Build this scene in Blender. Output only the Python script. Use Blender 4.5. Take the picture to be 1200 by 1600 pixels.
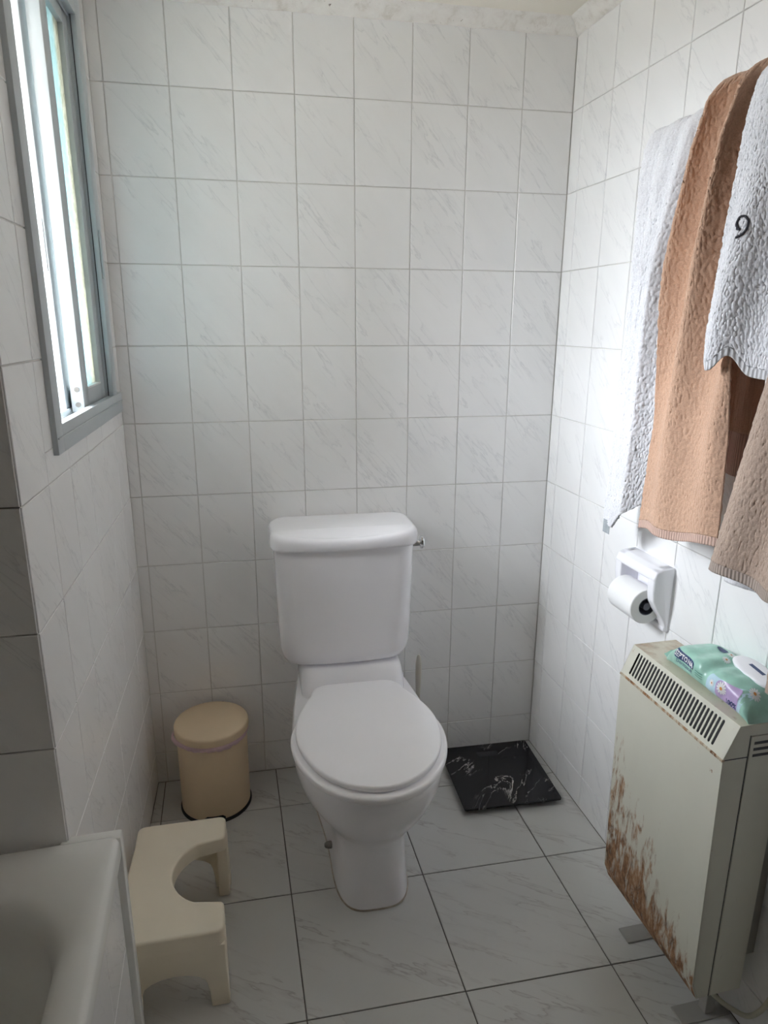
import bpy, bmesh, math, random
import numpy as np
from mathutils import Vector, Matrix, noise as mnoise

for o in list(bpy.data.objects):
    bpy.data.objects.remove(o)
scene = bpy.context.scene
COL = scene.collection
random.seed(7)
rng = np.random.default_rng(7)
R = math.radians

# ------------------------------------------------------------------ camera
FPX = 1064.24
cam_d = bpy.data.cameras.new('camera')
cam_d.sensor_fit = 'HORIZONTAL'
cam_d.sensor_width = 36.0
cam_d.lens = FPX / 1200 * 36.0
cam_d.clip_start = 0.01
cam = bpy.data.objects.new('camera', cam_d)
COL.objects.link(cam)
_p, _r, _y = R(-15.4637), R(0.2549), R(-11.0085)
_f = Vector((-math.sin(_y) * math.cos(_p), math.cos(_y) * math.cos(_p), math.sin(_p)))
_rt = Vector((math.cos(_y), math.sin(_y), 0))
_up = _rt.cross(_f)
_r2 = _rt * math.cos(_r) + _up * math.sin(_r)
_u2 = -_rt * math.sin(_r) + _up * math.cos(_r)
_m = Matrix((( _r2.x, _u2.x, -_f.x, 0.3946), (_r2.y, _u2.y, -_f.y, -1.9503),
             (_r2.z, _u2.z, -_f.z, 1.4014), (0, 0, 0, 1)))
cam.matrix_world = _m
scene.camera = cam

# ------------------------------------------------------------------ sky and exposure
world = bpy.data.worlds.new('overcast_sky')
scene.world = world
world.use_nodes = True
wn = world.node_tree
wn.nodes.clear()
w_out = wn.nodes.new('ShaderNodeOutputWorld')
w_bg = wn.nodes.new('ShaderNodeBackground')
w_tc = wn.nodes.new('ShaderNodeTexCoord')
w_sep = wn.nodes.new('ShaderNodeSeparateXYZ')
w_map = wn.nodes.new('ShaderNodeMapRange')                   # horizon step between ground and sky
w_map.inputs['From Min'].default_value = -0.03
w_map.inputs['From Max'].default_value = 0.03
w_lum = wn.nodes.new('ShaderNodeMapRange')                   # standard overcast sky: zenith three times the horizon
w_lum.inputs['From Min'].default_value = 0.0
w_lum.inputs['From Max'].default_value = 1.0
w_lum.inputs['To Min'].default_value = 1.0
w_lum.inputs['To Max'].default_value = 3.0
w_str = wn.nodes.new('ShaderNodeMath')
w_str.operation = 'MULTIPLY'
w_mix = wn.nodes.new('ShaderNodeMix')
w_mix.data_type = 'RGBA'
w_mix.inputs['A'].default_value = (0.27, 0.27, 0.26, 1)     # hazy ground and houses below the horizon
w_mix.inputs['B'].default_value = (0.88, 0.93, 1.0, 1)      # white overcast sky
wn.links.new(w_tc.outputs['Generated'], w_sep.inputs[0])
wn.links.new(w_sep.outputs['Z'], w_map.inputs['Value'])
wn.links.new(w_map.outputs[0], w_mix.inputs['Factor'])
wn.links.new(w_mix.outputs['Result'], w_bg.inputs['Color'])
wn.links.new(w_bg.outputs[0], w_out.inputs[0])
SKY = 22.0
w_str.inputs[1].default_value = SKY
wn.links.new(w_sep.outputs['Z'], w_lum.inputs['Value'])
wn.links.new(w_lum.outputs[0], w_str.inputs[0])
wn.links.new(w_str.outputs[0], w_bg.inputs['Strength'])

vs = scene.view_settings
vs.view_transform = 'Standard'
vs.look = 'None'
vs.gamma = 1.0
vs.use_curve_mapping = False
vs.exposure = 0.66
scene.cycles.max_bounces = 14
scene.cycles.diffuse_bounces = 14
scene.cycles.transmission_bounces = 8
scene.cycles.use_denoising = True
scene.cycles.caustics_reflective = False
scene.cycles.caustics_refractive = False

# ------------------------------------------------------------------ measured place
XL, XR, RA = 0.049, 1.2953, 0.0378
AR = math.atan(RA)
CEIL = 2.168
YF = -2.62          # wall behind the camera
XA = -0.60          # far side of the bath alcove
YA = -0.885         # end of the bath alcove
WIN_Y0, WIN_Y1, WIN_Z0, WIN_Z1 = -0.672, -0.095, 1.19, 2.075

pl = bpy.data.lights.new('window_portal', 'AREA')            # samples the sky through the window, emits nothing itself
pl.shape = 'RECTANGLE'
pl.size = WIN_Z1 - WIN_Z0
pl.size_y = WIN_Y1 - WIN_Y0
pl.cycles.is_portal = True
plo = bpy.data.objects.new('window_portal', pl)
plo.location = (XL - 0.13, (WIN_Y0 + WIN_Y1) / 2, (WIN_Z0 + WIN_Z1) / 2)
plo.rotation_euler = (0, R(-90), 0)
COL.objects.link(plo)

def rw(W, s, z):
    """a point W metres off the right wall, s metres along it from the back corner"""
    return (XR + s * math.sin(AR) - W * math.cos(AR), -s * math.cos(AR) - W * math.sin(AR), z)
RZR = AR - math.pi / 2          # right wall frame: local x = s, local y = -W

# ------------------------------------------------------------------ materials
MATS = {}
class NT:
    def __init__(s, name):
        s.m = bpy.data.materials.new(name)
        s.m.use_nodes = True
        s.t = s.m.node_tree
        s.n = s.t.nodes
        s.n.clear()
        s.out = s.n.new('ShaderNodeOutputMaterial')
        s.b = s.n.new('ShaderNodeBsdfPrincipled')
        s.t.links.new(s.b.outputs[0], s.out.inputs[0])
        MATS[name] = s.m
    def link(s, a, b): s.t.links.new(a, b)
    def new(s, k, **kw):
        nd = s.n.new(k)
        for a, v in kw.items():
            if hasattr(nd, a): setattr(nd, a, v)
            else: nd.inputs[a].default_value = v
        return nd
    def coord(s, kind='Object', scale=(1, 1, 1), rot=(0, 0, 0), rand=False):
        tc = s.new('ShaderNodeTexCoord')
        src = tc.outputs[kind]
        if rand:
            oi = s.new('ShaderNodeObjectInfo')
            mu = s.new('ShaderNodeVectorMath', operation='SCALE')
            cx = s.new('ShaderNodeCombineXYZ')
            s.link(oi.outputs['Random'], cx.inputs[0]); s.link(oi.outputs['Random'], cx.inputs[1]); s.link(oi.outputs['Random'], cx.inputs[2])
            s.link(cx.outputs[0], mu.inputs[0]); mu.inputs['Scale'].default_value = 57.0
            mpr = s.new('ShaderNodeMapping'); mpr.inputs['Rotation'].default_value = rot
            s.link(src, mpr.inputs[0])
            mp0 = s.new('ShaderNodeMapping'); mp0.inputs['Scale'].default_value = scale
            s.link(mpr.outputs[0], mp0.inputs[0])
            ad = s.new('ShaderNodeVectorMath', operation='ADD')
            s.link(mp0.outputs[0], ad.inputs[0]); s.link(mu.outputs[0], ad.inputs[1])
            return ad.outputs[0]
        mpr = s.new('ShaderNodeMapping')
        mpr.inputs['Rotation'].default_value = rot
        s.link(src, mpr.inputs[0])
        mp = s.new('ShaderNodeMapping')
        mp.inputs['Scale'].default_value = scale
        s.link(mpr.outputs[0], mp.inputs[0])
        return mp.outputs[0]
    def noise(s, vec, scale, detail=3, rough=0.55, dist=0.0):
        nz = s.new('ShaderNodeTexNoise')
        nz.inputs['Scale'].default_value = scale
        nz.inputs['Detail'].default_value = detail
        nz.inputs['Roughness'].default_value = rough
        nz.inputs['Distortion'].default_value = dist
        s.link(vec, nz.inputs['Vector'])
        return nz.outputs['Fac']
    def ramp(s, fac, stops, interp='LINEAR'):
        r = s.new('ShaderNodeValToRGB')
        r.color_ramp.interpolation = interp
        e = r.color_ramp.elements
        while len(e) < len(stops): e.new(0.5)
        for i, (p, c) in enumerate(stops):
            e[i].position = p
            e[i].color = c if hasattr(c, '__len__') else (c, c, c, 1)
        s.link(fac, r.inputs[0])
        return r.outputs['Color']
    def mix(s, fac, a, b, blend='MIX'):
        m = s.new('ShaderNodeMix'); m.data_type = 'RGBA'; m.blend_type = blend
        for sock, v in (('Factor', fac), ('A', a), ('B', b)):
            if hasattr(v, 'is_linked') or hasattr(v, 'links'): s.link(v, m.inputs[sock])
            else: m.inputs[sock].default_value = v
        return m.outputs['Result']
    def math(s, op, a, b=0.0, clamp=False):
        m = s.new('ShaderNodeMath', operation=op); m.use_clamp = clamp
        for i, v in enumerate((a, b)):
            if hasattr(v, 'links'): s.link(v, m.inputs[i])
            else: m.inputs[i].default_value = v
        return m.outputs[0]
    def bump(s, h, strength=0.2, dist=0.002):
        b = s.new('ShaderNodeBump')
        b.inputs['Strength'].default_value = strength
        b.inputs['Distance'].default_value = dist
        s.link(h, b.inputs['Height'])
        s.link(b.outputs[0], s.b.inputs['Normal'])

def rgb(r, g, b): return (r, g, b, 1.0)
def srgb(r, g, b):
    f = lambda c: (c / 255 / 12.92) if c / 255 <= 0.04045 else ((c / 255 + 0.055) / 1.055) ** 2.4
    return (f(r), f(g), f(b), 1.0)

def simple(name, col, rough=0.5, metal=0.0, var=0.06, vscale=9.0, bump=0.0, bscale=200.0, spec=0.5, coat=0.0):
    t = NT(name)
    v = t.coord()
    n = t.noise(v, vscale, 4)
    dark = tuple(c * (1 - var) for c in col[:3]) + (1,)
    lite = tuple(min(1, c * (1 + var)) for c in col[:3]) + (1,)
    t.link(t.ramp(n, [(0.3, dark), (0.7, lite)]), t.b.inputs['Base Color'])
    t.b.inputs['Roughness'].default_value = rough
    t.b.inputs['Metallic'].default_value = metal
    t.b.inputs['Specular IOR Level'].default_value = spec
    t.b.inputs['Coat Weight'].default_value = coat
    if bump:
        t.bump(t.noise(v, bscale, 3), bump, 0.001)
    return t.m

def marble_tile(name, base, vein, rot, scale, rough, lo=0.485, strength=0.7, vfreq=1.0, plane='XZ'):
    t = NT(name)
    v = t.coord('Object', scale=scale, rot=rot, rand=True)
    n1 = t.noise(v, 1.0 * vfreq, 4, 0.55, 0.15)
    line = t.ramp(n1, [(lo, 0.0), (lo + 0.018, 1.0), (lo + 0.03, 0.35), (lo + 0.09, 0.0)])
    n2 = t.noise(v, 0.55 * vfreq, 2, 0.5, 0.2)
    patch = t.ramp(n2, [(0.46, 0.0), (0.62, 1.0)])
    mask = t.math('MULTIPLY', line, patch)
    mask = t.math('MULTIPLY', mask, strength)
    cl = t.noise(v, 0.4, 3, 0.5)
    cloud = t.ramp(cl, [(0.25, tuple(c * 0.955 for c in base[:3]) + (1,)), (0.75, base)])
    t.link(t.mix(mask, cloud, vein), t.b.inputs['Base Color'])
    t.b.inputs['Roughness'].default_value = rough
    t.b.inputs['Specular IOR Level'].default_value = 0.45
    wv = t.noise(t.coord('Object'), 11.0, 2)
    t.bump(wv, 0.03, 0.004)
    return t.m

M_WTILE = marble_tile('white_marbled_wall_tile', rgb(0.89, 0.887, 0.885), rgb(0.58, 0.585, 0.60), (0, R(40), 0), (34, 1, 6), 0.22, strength=0.45)
M_FTILE = marble_tile('grey_marbled_floor_tile', rgb(0.58, 0.58, 0.565), rgb(0.29, 0.26, 0.26), (0, 0, R(32)), (4.5, 24, 1), 0.30, strength=0.6)
M_GROUT = simple('wall_grout', rgb(0.64, 0.625, 0.60), 0.9, var=0.2, vscale=5)
M_FGROUT = simple('floor_grout', rgb(0.13, 0.12, 0.11), 0.95, var=0.3, vscale=14)
M_PLASTER = simple('ceiling_plaster', rgb(0.79, 0.745, 0.66), 0.9, var=0.05, vscale=3, bump=0.15, bscale=40)
M_FRONTW = simple('dark_front_wall', rgb(0.20, 0.17, 0.14), 0.6)  # unseen wall, toned dark to cut bounce light onto the alcove
M_CERAMIC = simple('white_ceramic', rgb(0.89, 0.885, 0.92), 0.18, var=0.01, spec=0.5)
M_SEAT = simple('white_seat_plastic', rgb(0.93, 0.925, 0.96), 0.28, var=0.01)
M_CHROME = simple('chrome', rgb(0.75, 0.76, 0.78), 0.12, metal=1.0, var=0.02)
M_ALU = simple('grey_painted_aluminium', rgb(0.52, 0.56, 0.58), 0.4, metal=0.15, var=0.03)
M_ALUD = simple('dark_rubber_gasket', rgb(0.04, 0.04, 0.045), 0.6)
M_BIN = simple('cream_bin_enamel', rgb(0.80, 0.64, 0.44), 0.42, var=0.03, bump=0.08, bscale=500)
M_BLACK = simple('black_plastic', rgb(0.018, 0.018, 0.02), 0.45)
M_STOOL = simple('cream_stool_plastic', rgb(0.88, 0.80, 0.65), 0.45, var=0.02)
M_TUB = simple('bath_enamel', rgb(0.82, 0.82, 0.79), 0.25, var=0.03, vscale=4)
M_SILIC = simple('old_sealant', rgb(0.42, 0.37, 0.31), 0.7, var=0.3, vscale=30)
M_PAPER = simple('toilet_paper', rgb(0.86, 0.86, 0.86), 0.95, var=0.02, bump=0.3, bscale=260)
M_CORE = simple('cardboard_core', rgb(0.16, 0.17, 0.20), 0.9)
M_CORD = simple('cream_cable', rgb(0.52, 0.50, 0.40), 0.5)
M_BRUSH = simple('beige_brush_plastic', rgb(0.56, 0.53, 0.47), 0.5)
M_TOPEDGE = simple('steel_screw', rgb(0.20, 0.19, 0.18), 0.4, metal=0.7)

def glass_mat(name, col, pat):
    t = NT(name)
    t.n.remove(t.b)
    tr = t.new('ShaderNodeBsdfTranslucent')
    tp = t.new('ShaderNodeBsdfTransparent')
    gl = t.new('ShaderNodeBsdfGlossy')
    gl.inputs['Roughness'].default_value = 0.15
    v = t.coord('Object', scale=(1, 1, 1))
    wv = t.noise(v, 90, 2, 0.5, 1.5)
    c = t.ramp(wv, [(0.38, tuple(x * (1 - pat) for x in col[:3]) + (1,)), (0.6, col)])
    t.link(c, tr.inputs['Color'])
    tp.inputs['Color'].default_value = col
    m1 = t.new('ShaderNodeMixShader'); m1.inputs[0].default_value = 0.25
    t.link(tr.outputs[0], m1.inputs[1]); t.link(tp.outputs[0], m1.inputs[2])
    m2 = t.new('ShaderNodeMixShader'); m2.inputs[0].default_value = 0.07
    t.link(m1.outputs[0], m2.inputs[1]); t.link(gl.outputs[0], m2.inputs[2])
    b = t.new('ShaderNodeBump'); b.inputs['Strength'].default_value = 0.8; b.inputs['Distance'].default_value = 0.004
    t.link(wv, b.inputs['Height']); t.link(b.outputs[0], gl.inputs['Normal']); t.link(b.outputs[0], tr.inputs['Normal'])
    t.link(m2.outputs[0], t.out.inputs[0])
    return t.m
M_GLASS = glass_mat('frosted_pattern_glass', rgb(0.86, 0.89, 0.885), 0.25)
def wired_glass():
    """thick rolled glass of the inner sash: dull blue green with a straw-coloured wire band"""
    t = NT('rolled_pattern_glass')
    t.n.remove(t.b)
    tr = t.new('ShaderNodeBsdfTranslucent')
    gl = t.new('ShaderNodeBsdfGlossy'); gl.inputs['Roughness'].default_value = 0.2
    tc = t.new('ShaderNodeTexCoord'); sep = t.new('ShaderNodeSeparateXYZ')
    t.link(tc.outputs['Object'], sep.inputs[0])
    v = t.coord('Object', scale=(1, 1, 0.45))
    wv = t.noise(v, 120, 2, 0.5, 1.2)
    k = 0.55
    blue = t.ramp(wv, [(0.40, rgb(0.62 * k, 0.80 * k, 0.82 * k)), (0.62, rgb(0.80 * k, 0.96 * k, 0.98 * k))])
    straw = t.ramp(wv, [(0.44, rgb(0.76 * k, 0.74 * k, 0.63 * k)), (0.56, rgb(1.02 * k, 1.0 * k, 0.90 * k))])
    m = t.new('ShaderNodeMapRange'); m.interpolation_type = 'SMOOTHSTEP'
    m.inputs['From Min'].default_value = -0.245; m.inputs['From Max'].default_value = -0.215
    t.link(sep.outputs['X'], m.inputs['Value'])
    t.link(t.mix(m.outputs[0], blue, straw), tr.inputs['Color'])
    ms = t.new('ShaderNodeMixShader'); ms.inputs[0].default_value = 0.06
    t.link(tr.outputs[0], ms.inputs[1]); t.link(gl.outputs[0], ms.inputs[2])
    b = t.new('ShaderNodeBump'); b.inputs['Strength'].default_value = 0.8; b.inputs['Distance'].default_value = 0.004
    t.link(wv, b.inputs['Height']); t.link(b.outputs[0], gl.inputs['Normal'])
    t.link(ms.outputs[0], t.out.inputs[0])
    return t.m
M_GLASS2 = wired_glass()

def cove_mat():
    t = NT('peeling_cornice_plaster')
    v = t.coord('Object')
    n = t.noise(v, 26, 5, 0.65, 0.4)
    base = t.ramp(n, [(0.30, rgb(0.66, 0.62, 0.56)), (0.46, rgb(0.80, 0.77, 0.73)), (0.7, rgb(0.85, 0.83, 0.79))])
    n2 = t.noise(v, 60, 4, 0.7, 0.8)
    chip = t.ramp(n2, [(0.30, 1.0), (0.335, 0.0)])
    t.link(t.mix(chip, base, rgb(0.20, 0.17, 0.14)), t.b.inputs['Base Color'])
    t.b.inputs['Roughness'].default_value = 0.9
    t.bump(n, 0.7, 0.006)
    return t.m
M_COVE = cove_mat()

def terry(name, col, fuzz=1.0):
    t = NT(name)
    v = t.coord('Object')
    n = t.noise(v, 420, 3, 0.7, 0.3)
    n2 = t.noise(v, 14, 3)
    h = t.math('ADD', n, t.math('MULTIPLY', n2, 0.3))
    d = tuple(c * 0.80 for c in col[:3]) + (1,)
    l = tuple(min(1, c * 1.06) for c in col[:3]) + (1,)
    t.link(t.ramp(h, [(0.45, d), (0.80, l)]), t.b.inputs['Base Color'])
    t.b.inputs['Roughness'].default_value = 0.95
    t.b.inputs['Specular IOR Level'].default_value = 0.1
    t.b.inputs['Sheen Weight'].default_value = 0.25
    t.b.inputs['Sheen Roughness'].default_value = 0.6
    t.bump(n, 0.35 * fuzz, 0.003)
    return t.m
M_TW = terry('white_terry', rgb(0.82, 0.82, 0.85))
M_TP = terry('peach_terry', rgb(0.62, 0.395, 0.275))
M_TB = terry('taupe_terry', rgb(0.46, 0.345, 0.275))
M_TBD = terry('dark_brown_terry', rgb(0.30, 0.20, 0.15))
def weave(name, col):
    t = NT(name)
    w = t.new('ShaderNodeTexWave'); w.inputs['Scale'].default_value = 55; w.inputs['Distortion'].default_value = 1.0
    t.link(t.coord('Object'), w.inputs[0])
    t.link(t.ramp(w.outputs['Fac'], [(0.2, tuple(c * 0.75 for c in col[:3]) + (1,)), (0.8, col)]), t.b.inputs['Base Color'])
    t.b.inputs['Roughness'].default_value = 0.9
    t.bump(w.outputs['Fac'], 0.4, 0.003)
    return t.m
M_HEMP = weave('peach_hem_weave', rgb(0.66, 0.46, 0.38))
M_HEMB = weave('taupe_hem_weave', rgb(0.44, 0.36, 0.31))
M_HEMW = weave('white_hem_weave', rgb(0.74, 0.74, 0.76))
M_THREAD = simple('charcoal_embroidery_thread', rgb(0.035, 0.035, 0.045), 0.7)
M_TAG = simple('grey_care_tag', rgb(0.36, 0.39, 0.41), 0.8, var=0.2, vscale=80)

def heater_mat(name, base, edge_rust):
    """cream enamel; edge_rust 1: the front sheet with rust creeping up from its foot, 2: light rust specks, 3: rusty lip"""
    t = NT(name)
    tc = t.new('ShaderNodeTexCoord')
    sep = t.new('ShaderNodeSeparateXYZ')
    t.link(tc.outputs['Object'], sep.inputs[0])
    v = t.coord('Object', scale=(60, 60, 15))
    n = t.noise(v, 1.0, 6, 0.68, 0.4)
    vb = t.coord('Object', scale=(9, 9, 5))
    nb = t.noise(vb, 1.0, 4, 0.6, 0.2)
    base_c = t.ramp(nb, [(0.3, tuple(c * 0.95 for c in base[:3]) + (1,)), (0.7, base)])
    if edge_rust == 1:
        # reach of the rust: high at the far corner (x small), low at the near one, ragged by noise
        reach = t.math('MULTIPLY_ADD', sep.outputs['X'], -1.25)
        reach.node.inputs[2].default_value = 0.50
        reach = t.math('MAXIMUM', reach, 0.13)
        rel = t.math('DIVIDE', sep.outputs['Z'], reach)                 # 0 at the foot, 1 at the limit
        thr = t.math('MULTIPLY_ADD', rel, 0.27); thr.node.inputs[2].default_value = 0.36
        nn = t.math('ADD', t.math('MULTIPLY', n, 0.72), t.math('MULTIPLY', nb, 0.28))
        m = t.math('MULTIPLY', t.math('MULTIPLY', t.math('SUBTRACT', nn, thr), 10.0, clamp=True), 0.96)
        sp = t.noise(t.coord('Object', scale=(60, 60, 40)), 1.0, 3, 0.6)
        spk = t.math('MULTIPLY', t.math('SUBTRACT', sp, 0.735), 25.0, clamp=True)
        m = t.math('MAXIMUM', m, t.math('MULTIPLY', spk, 0.8))
    elif edge_rust == 2:
        m = t.math('MULTIPLY', t.math('SUBTRACT', n, 0.66), 9.0, clamp=True)
    elif edge_rust == 4:    # end face: rust low down
        thr = t.math('MULTIPLY_ADD', sep.outputs['Z'], 1.6); thr.node.inputs[2].default_value = 0.40
        m = t.math('MULTIPLY', t.math('SUBTRACT', n, thr), 6.0, clamp=True)
    elif edge_rust == 5:    # top sheet: a bloom of rust at the far end
        thr = t.math('MULTIPLY_ADD', sep.outputs['X'], 0.9); thr.node.inputs[2].default_value = 0.46
        m = t.math('MULTIPLY', t.math('SUBTRACT', nb, thr), 6.0, clamp=True)
        sp = t.noise(t.coord('Object', scale=(50, 50, 50)), 1.0, 4, 0.7)
        m = t.math('MAXIMUM', t.math('MULTIPLY', m, 0.7), t.math('MULTIPLY', t.math('SUBTRACT', sp, 0.60), 4.0, clamp=True))
    else:
        m = t.math('MULTIPLY', t.math('SUBTRACT', n, 0.44), 8.0, clamp=True)
    fine = t.noise(t.coord('Object', scale=(70, 70, 30)), 1.0, 4, 0.7)
    rust = t.ramp(fine, [(0.32, rgb(0.09, 0.038, 0.016)), (0.48, rgb(0.27, 0.125, 0.05)), (0.60, rgb(0.40, 0.23, 0.12)), (0.72, rgb(0.55, 0.47, 0.36))])
    t.link(t.mix(m, base_c, rust), t.b.inputs['Base Color'])
    rr = t.math('MULTIPLY_ADD', m, 0.4); rr.node.inputs[2].default_value = 0.42
    t.link(rr, t.b.inputs['Roughness'])
    t.bump(t.math('MULTIPLY', m, fine), 0.35, 0.003)
    return t.m
CREAM = rgb(0.62, 0.61, 0.52)
M_HFRONT = heater_mat('rusted_cream_front', CREAM, 1)
M_HBODY = heater_mat('cream_enamel', CREAM, 2)
M_HTOP = heater_mat('speckled_cream_top', rgb(0.64, 0.60, 0.49), 5)
M_HSIDE = heater_mat('cream_end_sheet', CREAM, 4)
M_HLIP = heater_mat('rusty_lip', rgb(0.55, 0.48, 0.36), 3)
M_FOOT = simple('grey_painted_foot', rgb(0.34, 0.33, 0.31), 0.6)

def scale_mat():
    t = NT('black_marble_glass')
    v = t.coord('Object', scale=(3.5, 9, 1), rot=(0, 0, R(-42)))
    n = t.noise(v, 1.0, 6, 0.62, 1.4)
    line = t.ramp(n, [(0.491, 0.0), (0.499, 1.0), (0.503, 0.9), (0.510, 0.0)])
    p = t.noise(t.coord('Object', scale=(5, 5, 1)), 1.3, 2)
    pm = t.ramp(p, [(0.49, 0.0), (0.60, 1.0)])
    m = t.math('MULTIPLY', line, pm)
    t.link(t.mix(m, rgb(0.010, 0.010, 0.013), rgb(0.62, 0.60, 0.58)), t.b.inputs['Base Color'])
    t.b.inputs['Roughness'].default_value = 0.10
    return t.m
M_SCALE = scale_mat()
M_MINT = simple('mint_wipes_film', rgb(0.36, 0.62, 0.52), 0.28, var=0.14, vscale=30)
M_NAVY = simple('navy_print', rgb(0.03, 0.06, 0.16), 0.4)
M_WHITEP = simple('white_print', rgb(0.82, 0.82, 0.82), 0.4)
M_LILAC = simple('lilac_print', rgb(0.50, 0.38, 0.62), 0.3, var=0.1, vscale=20)
M_SKYB = simple('pale_blue_print', rgb(0.52, 0.70, 0.80), 0.3, var=0.08, vscale=20)
M_ORANGE = simple('orange_print', rgb(0.62, 0.27, 0.08), 0.4)
M_GREENP = simple('dark_green_print', rgb(0.10, 0.26, 0.20), 0.4)
M_PINK = simple('pink_bin_liner', rgb(0.72, 0.52, 0.56), 0.35, var=0.12, vscale=25)

# ------------------------------------------------------------------ mesh helpers
def mesh(name, V, F, mat, smooth=35, mats=None, fmat=None):
    me = bpy.data.meshes.new(name)
    me.from_pydata([tuple(map(float, v)) for v in V], [], [tuple(int(i) for i in f) for f in F])
    me.update()
    if mats:
        for m in mats: me.materials.append(m)
        if fmat is not None: me.polygons.foreach_set('material_index', fmat)
    else:
        me.materials.append(mat)
    if smooth:
        me.polygons.foreach_set('use_smooth', [True] * len(me.polygons))
        if smooth < 180: me.set_sharp_from_angle(angle=R(smooth))
    return me

def link(name, me, parent=None, loc=(0, 0, 0), rot=(0, 0, 0)):
    o = bpy.data.objects.new(name, me)
    COL.objects.link(o)
    o.location = loc
    o.rotation_euler = rot
    if parent: o.parent = parent
    return o

def part(name, geo, mat, parent=None, smooth=35, loc=(0, 0, 0), rot=(0, 0, 0), label=None, off=None):
    V, F = geo
    V = np.asarray(V, float)
    if off is not None: V = V - np.asarray(off)
    o = link(name, mesh(name, V, F, mat, smooth), parent, loc, rot)
    if label: o['label'] = label
    return o

def thing(name, label, cat, loc=(0, 0, 0), rz=0.0, group=None):
    o = bpy.data.objects.new(name, None)
    o.empty_display_size = 0.05
    COL.objects.link(o)
    o.location = loc
    o.rotation_euler = (0, 0, rz)
    o['label'] = label
    o['category'] = cat
    if group: o['group'] = group
    return o

def struct(o, label=None):
    o['kind'] = 'structure'
    if label: o['label'] = label
    return o

def join(*geos):
    V, F, k = [], [], 0
    for v, f in geos:
        v = np.asarray(v, float).reshape(-1, 3)
        V.append(v)
        F += [tuple(int(i) + k for i in q) for q in f]
        k += len(v)
    return np.concatenate(V), F

def box(x0, x1, y0, y1, z0, z1, bev=0.0, seg=2):
    if bev <= 0:
        V = [(x, y, z) for z in (z0, z1) for y in (y0, y1) for x in (x0, x1)]
        F = [(0, 2, 3, 1), (4, 5, 7, 6), (0, 1, 5, 4), (2, 6, 7, 3), (0, 4, 6, 2), (1, 3, 7, 5)]
        return np.array(V, float), F
    bm = bmesh.new()
    bmesh.ops.create_cube(bm, size=1.0)
    for v in bm.verts:
        v.co = Vector(((x0 + x1) / 2 + v.co.x * (x1 - x0), (y0 + y1) / 2 + v.co.y * (y1 - y0), (z0 + z1) / 2 + v.co.z * (z1 - z0)))
    bmesh.ops.bevel(bm, geom=list(bm.edges), offset=bev, segments=seg, profile=0.5, affect='EDGES')
    return take(bm)

def take(bm):
    bm.verts.index_update()
    V = np.array([v.co[:] for v in bm.verts])
    F = [tuple(v.index for v in f.verts) for f in bm.faces]
    bm.free()
    return V, F

def prism(poly, y0, y1, axis='y', bev=0.0, seg=2):
    """polygon extruded along an axis; poly holds the two other coordinates"""
    n = len(poly)
    V = []
    for yy in (y0, y1):
        for a, b in poly:
            V.append({'y': (a, yy, b), 'x': (yy, a, b), 'z': (a, b, yy)}[axis])
    bm = bmesh.new()
    vs_ = [bm.verts.new(v) for v in V]
    bm.faces.new(vs_[:n]); bm.faces.new(vs_[n:][::-1])
    for i in range(n):
        j = (i + 1) % n
        bm.faces.new((vs_[i], vs_[n + i], vs_[n + j], vs_[j]))
    bmesh.ops.recalc_face_normals(bm, faces=bm.faces[:])
    if bev > 0:
        bmesh.ops.bevel(bm, geom=list(bm.edges), offset=bev, segments=seg, profile=0.5, affect='EDGES', clamp_overlap=True)
    return take(bm)

def loft(rings, cap0=True, cap1=True, closed=True):
    rings = [np.asarray(r, float) for r in rings]
    n = len(rings[0])
    V = np.concatenate(rings)
    F = []
    for i in range(len(rings) - 1):
        a, b = i * n, (i + 1) * n
        for j in range(n if closed else n - 1):
            k = (j + 1) % n
            F.append((a + j, a + k, b + k, b + j))
    if cap0: F.append(tuple(range(n))[::-1])
    if cap1: F.append(tuple((len(rings) - 1) * n + j for j in range(n)))
    return V, F

def fixn(geo):
    bm = bmesh.new()
    vs_ = [bm.verts.new(tuple(v)) for v in geo[0]]
    for f in geo[1]:
        try: bm.faces.new([vs_[i] for i in f])
        except ValueError: pass
    bmesh.ops.recalc_face_normals(bm, faces=bm.faces[:])
    return take(bm)

def lathe(prof, cx, cy, n=48, cap0=True, cap1=True):
    a = np.linspace(0, 2 * np.pi, n, endpoint=False)
    rings = [np.stack([cx + r * np.cos(a), cy + r * np.sin(a), np.full(n, z)], 1) for r, z in prof]
    return loft(rings, cap0, cap1)

def tube(path, rad, n=12, cap=True):
    P = [Vector(p) for p in path]
    rad = [rad] * len(P) if not hasattr(rad, '__len__') else rad
    rings = []
    up = Vector((0, 0, 1))
    prev = None
    for i, p in enumerate(P):
        t = (P[min(i + 1, len(P) - 1)] - P[max(i - 1, 0)]).normalized()
        if prev is None:
            a = t.cross(up)
            if a.length < 1e-3: a = t.cross(Vector((1, 0, 0)))
            a.normalize()
        else:
            a = (prev - t * prev.dot(t)).normalized()
        prev = a
        b = t.cross(a)
        rings.append([p + (a * math.cos(q) + b * math.sin(q)) * rad[i] for q in np.linspace(0, 2 * math.pi, n, endpoint=False)])
    return fixn(loft([np.array([v[:] for v in r]) for r in rings], cap, cap))

def catmull(pts, k=8):
    P = [np.asarray(p, float) for p in pts]
    P = [2 * P[0] - P[1]] + P + [2 * P[-1] - P[-2]]
    out = []
    for i in range(1, len(P) - 2):
        for t in np.linspace(0, 1, k, endpoint=False):
            a, b, c, d = P[i - 1], P[i], P[i + 1], P[i + 2]
            out.append(0.5 * ((2 * b) + (-a + c) * t + (2 * a - 5 * b + 4 * c - d) * t * t + (-a + 3 * b - 3 * c + d) * t ** 3))
    out.append(P[-2])
    return out

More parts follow.
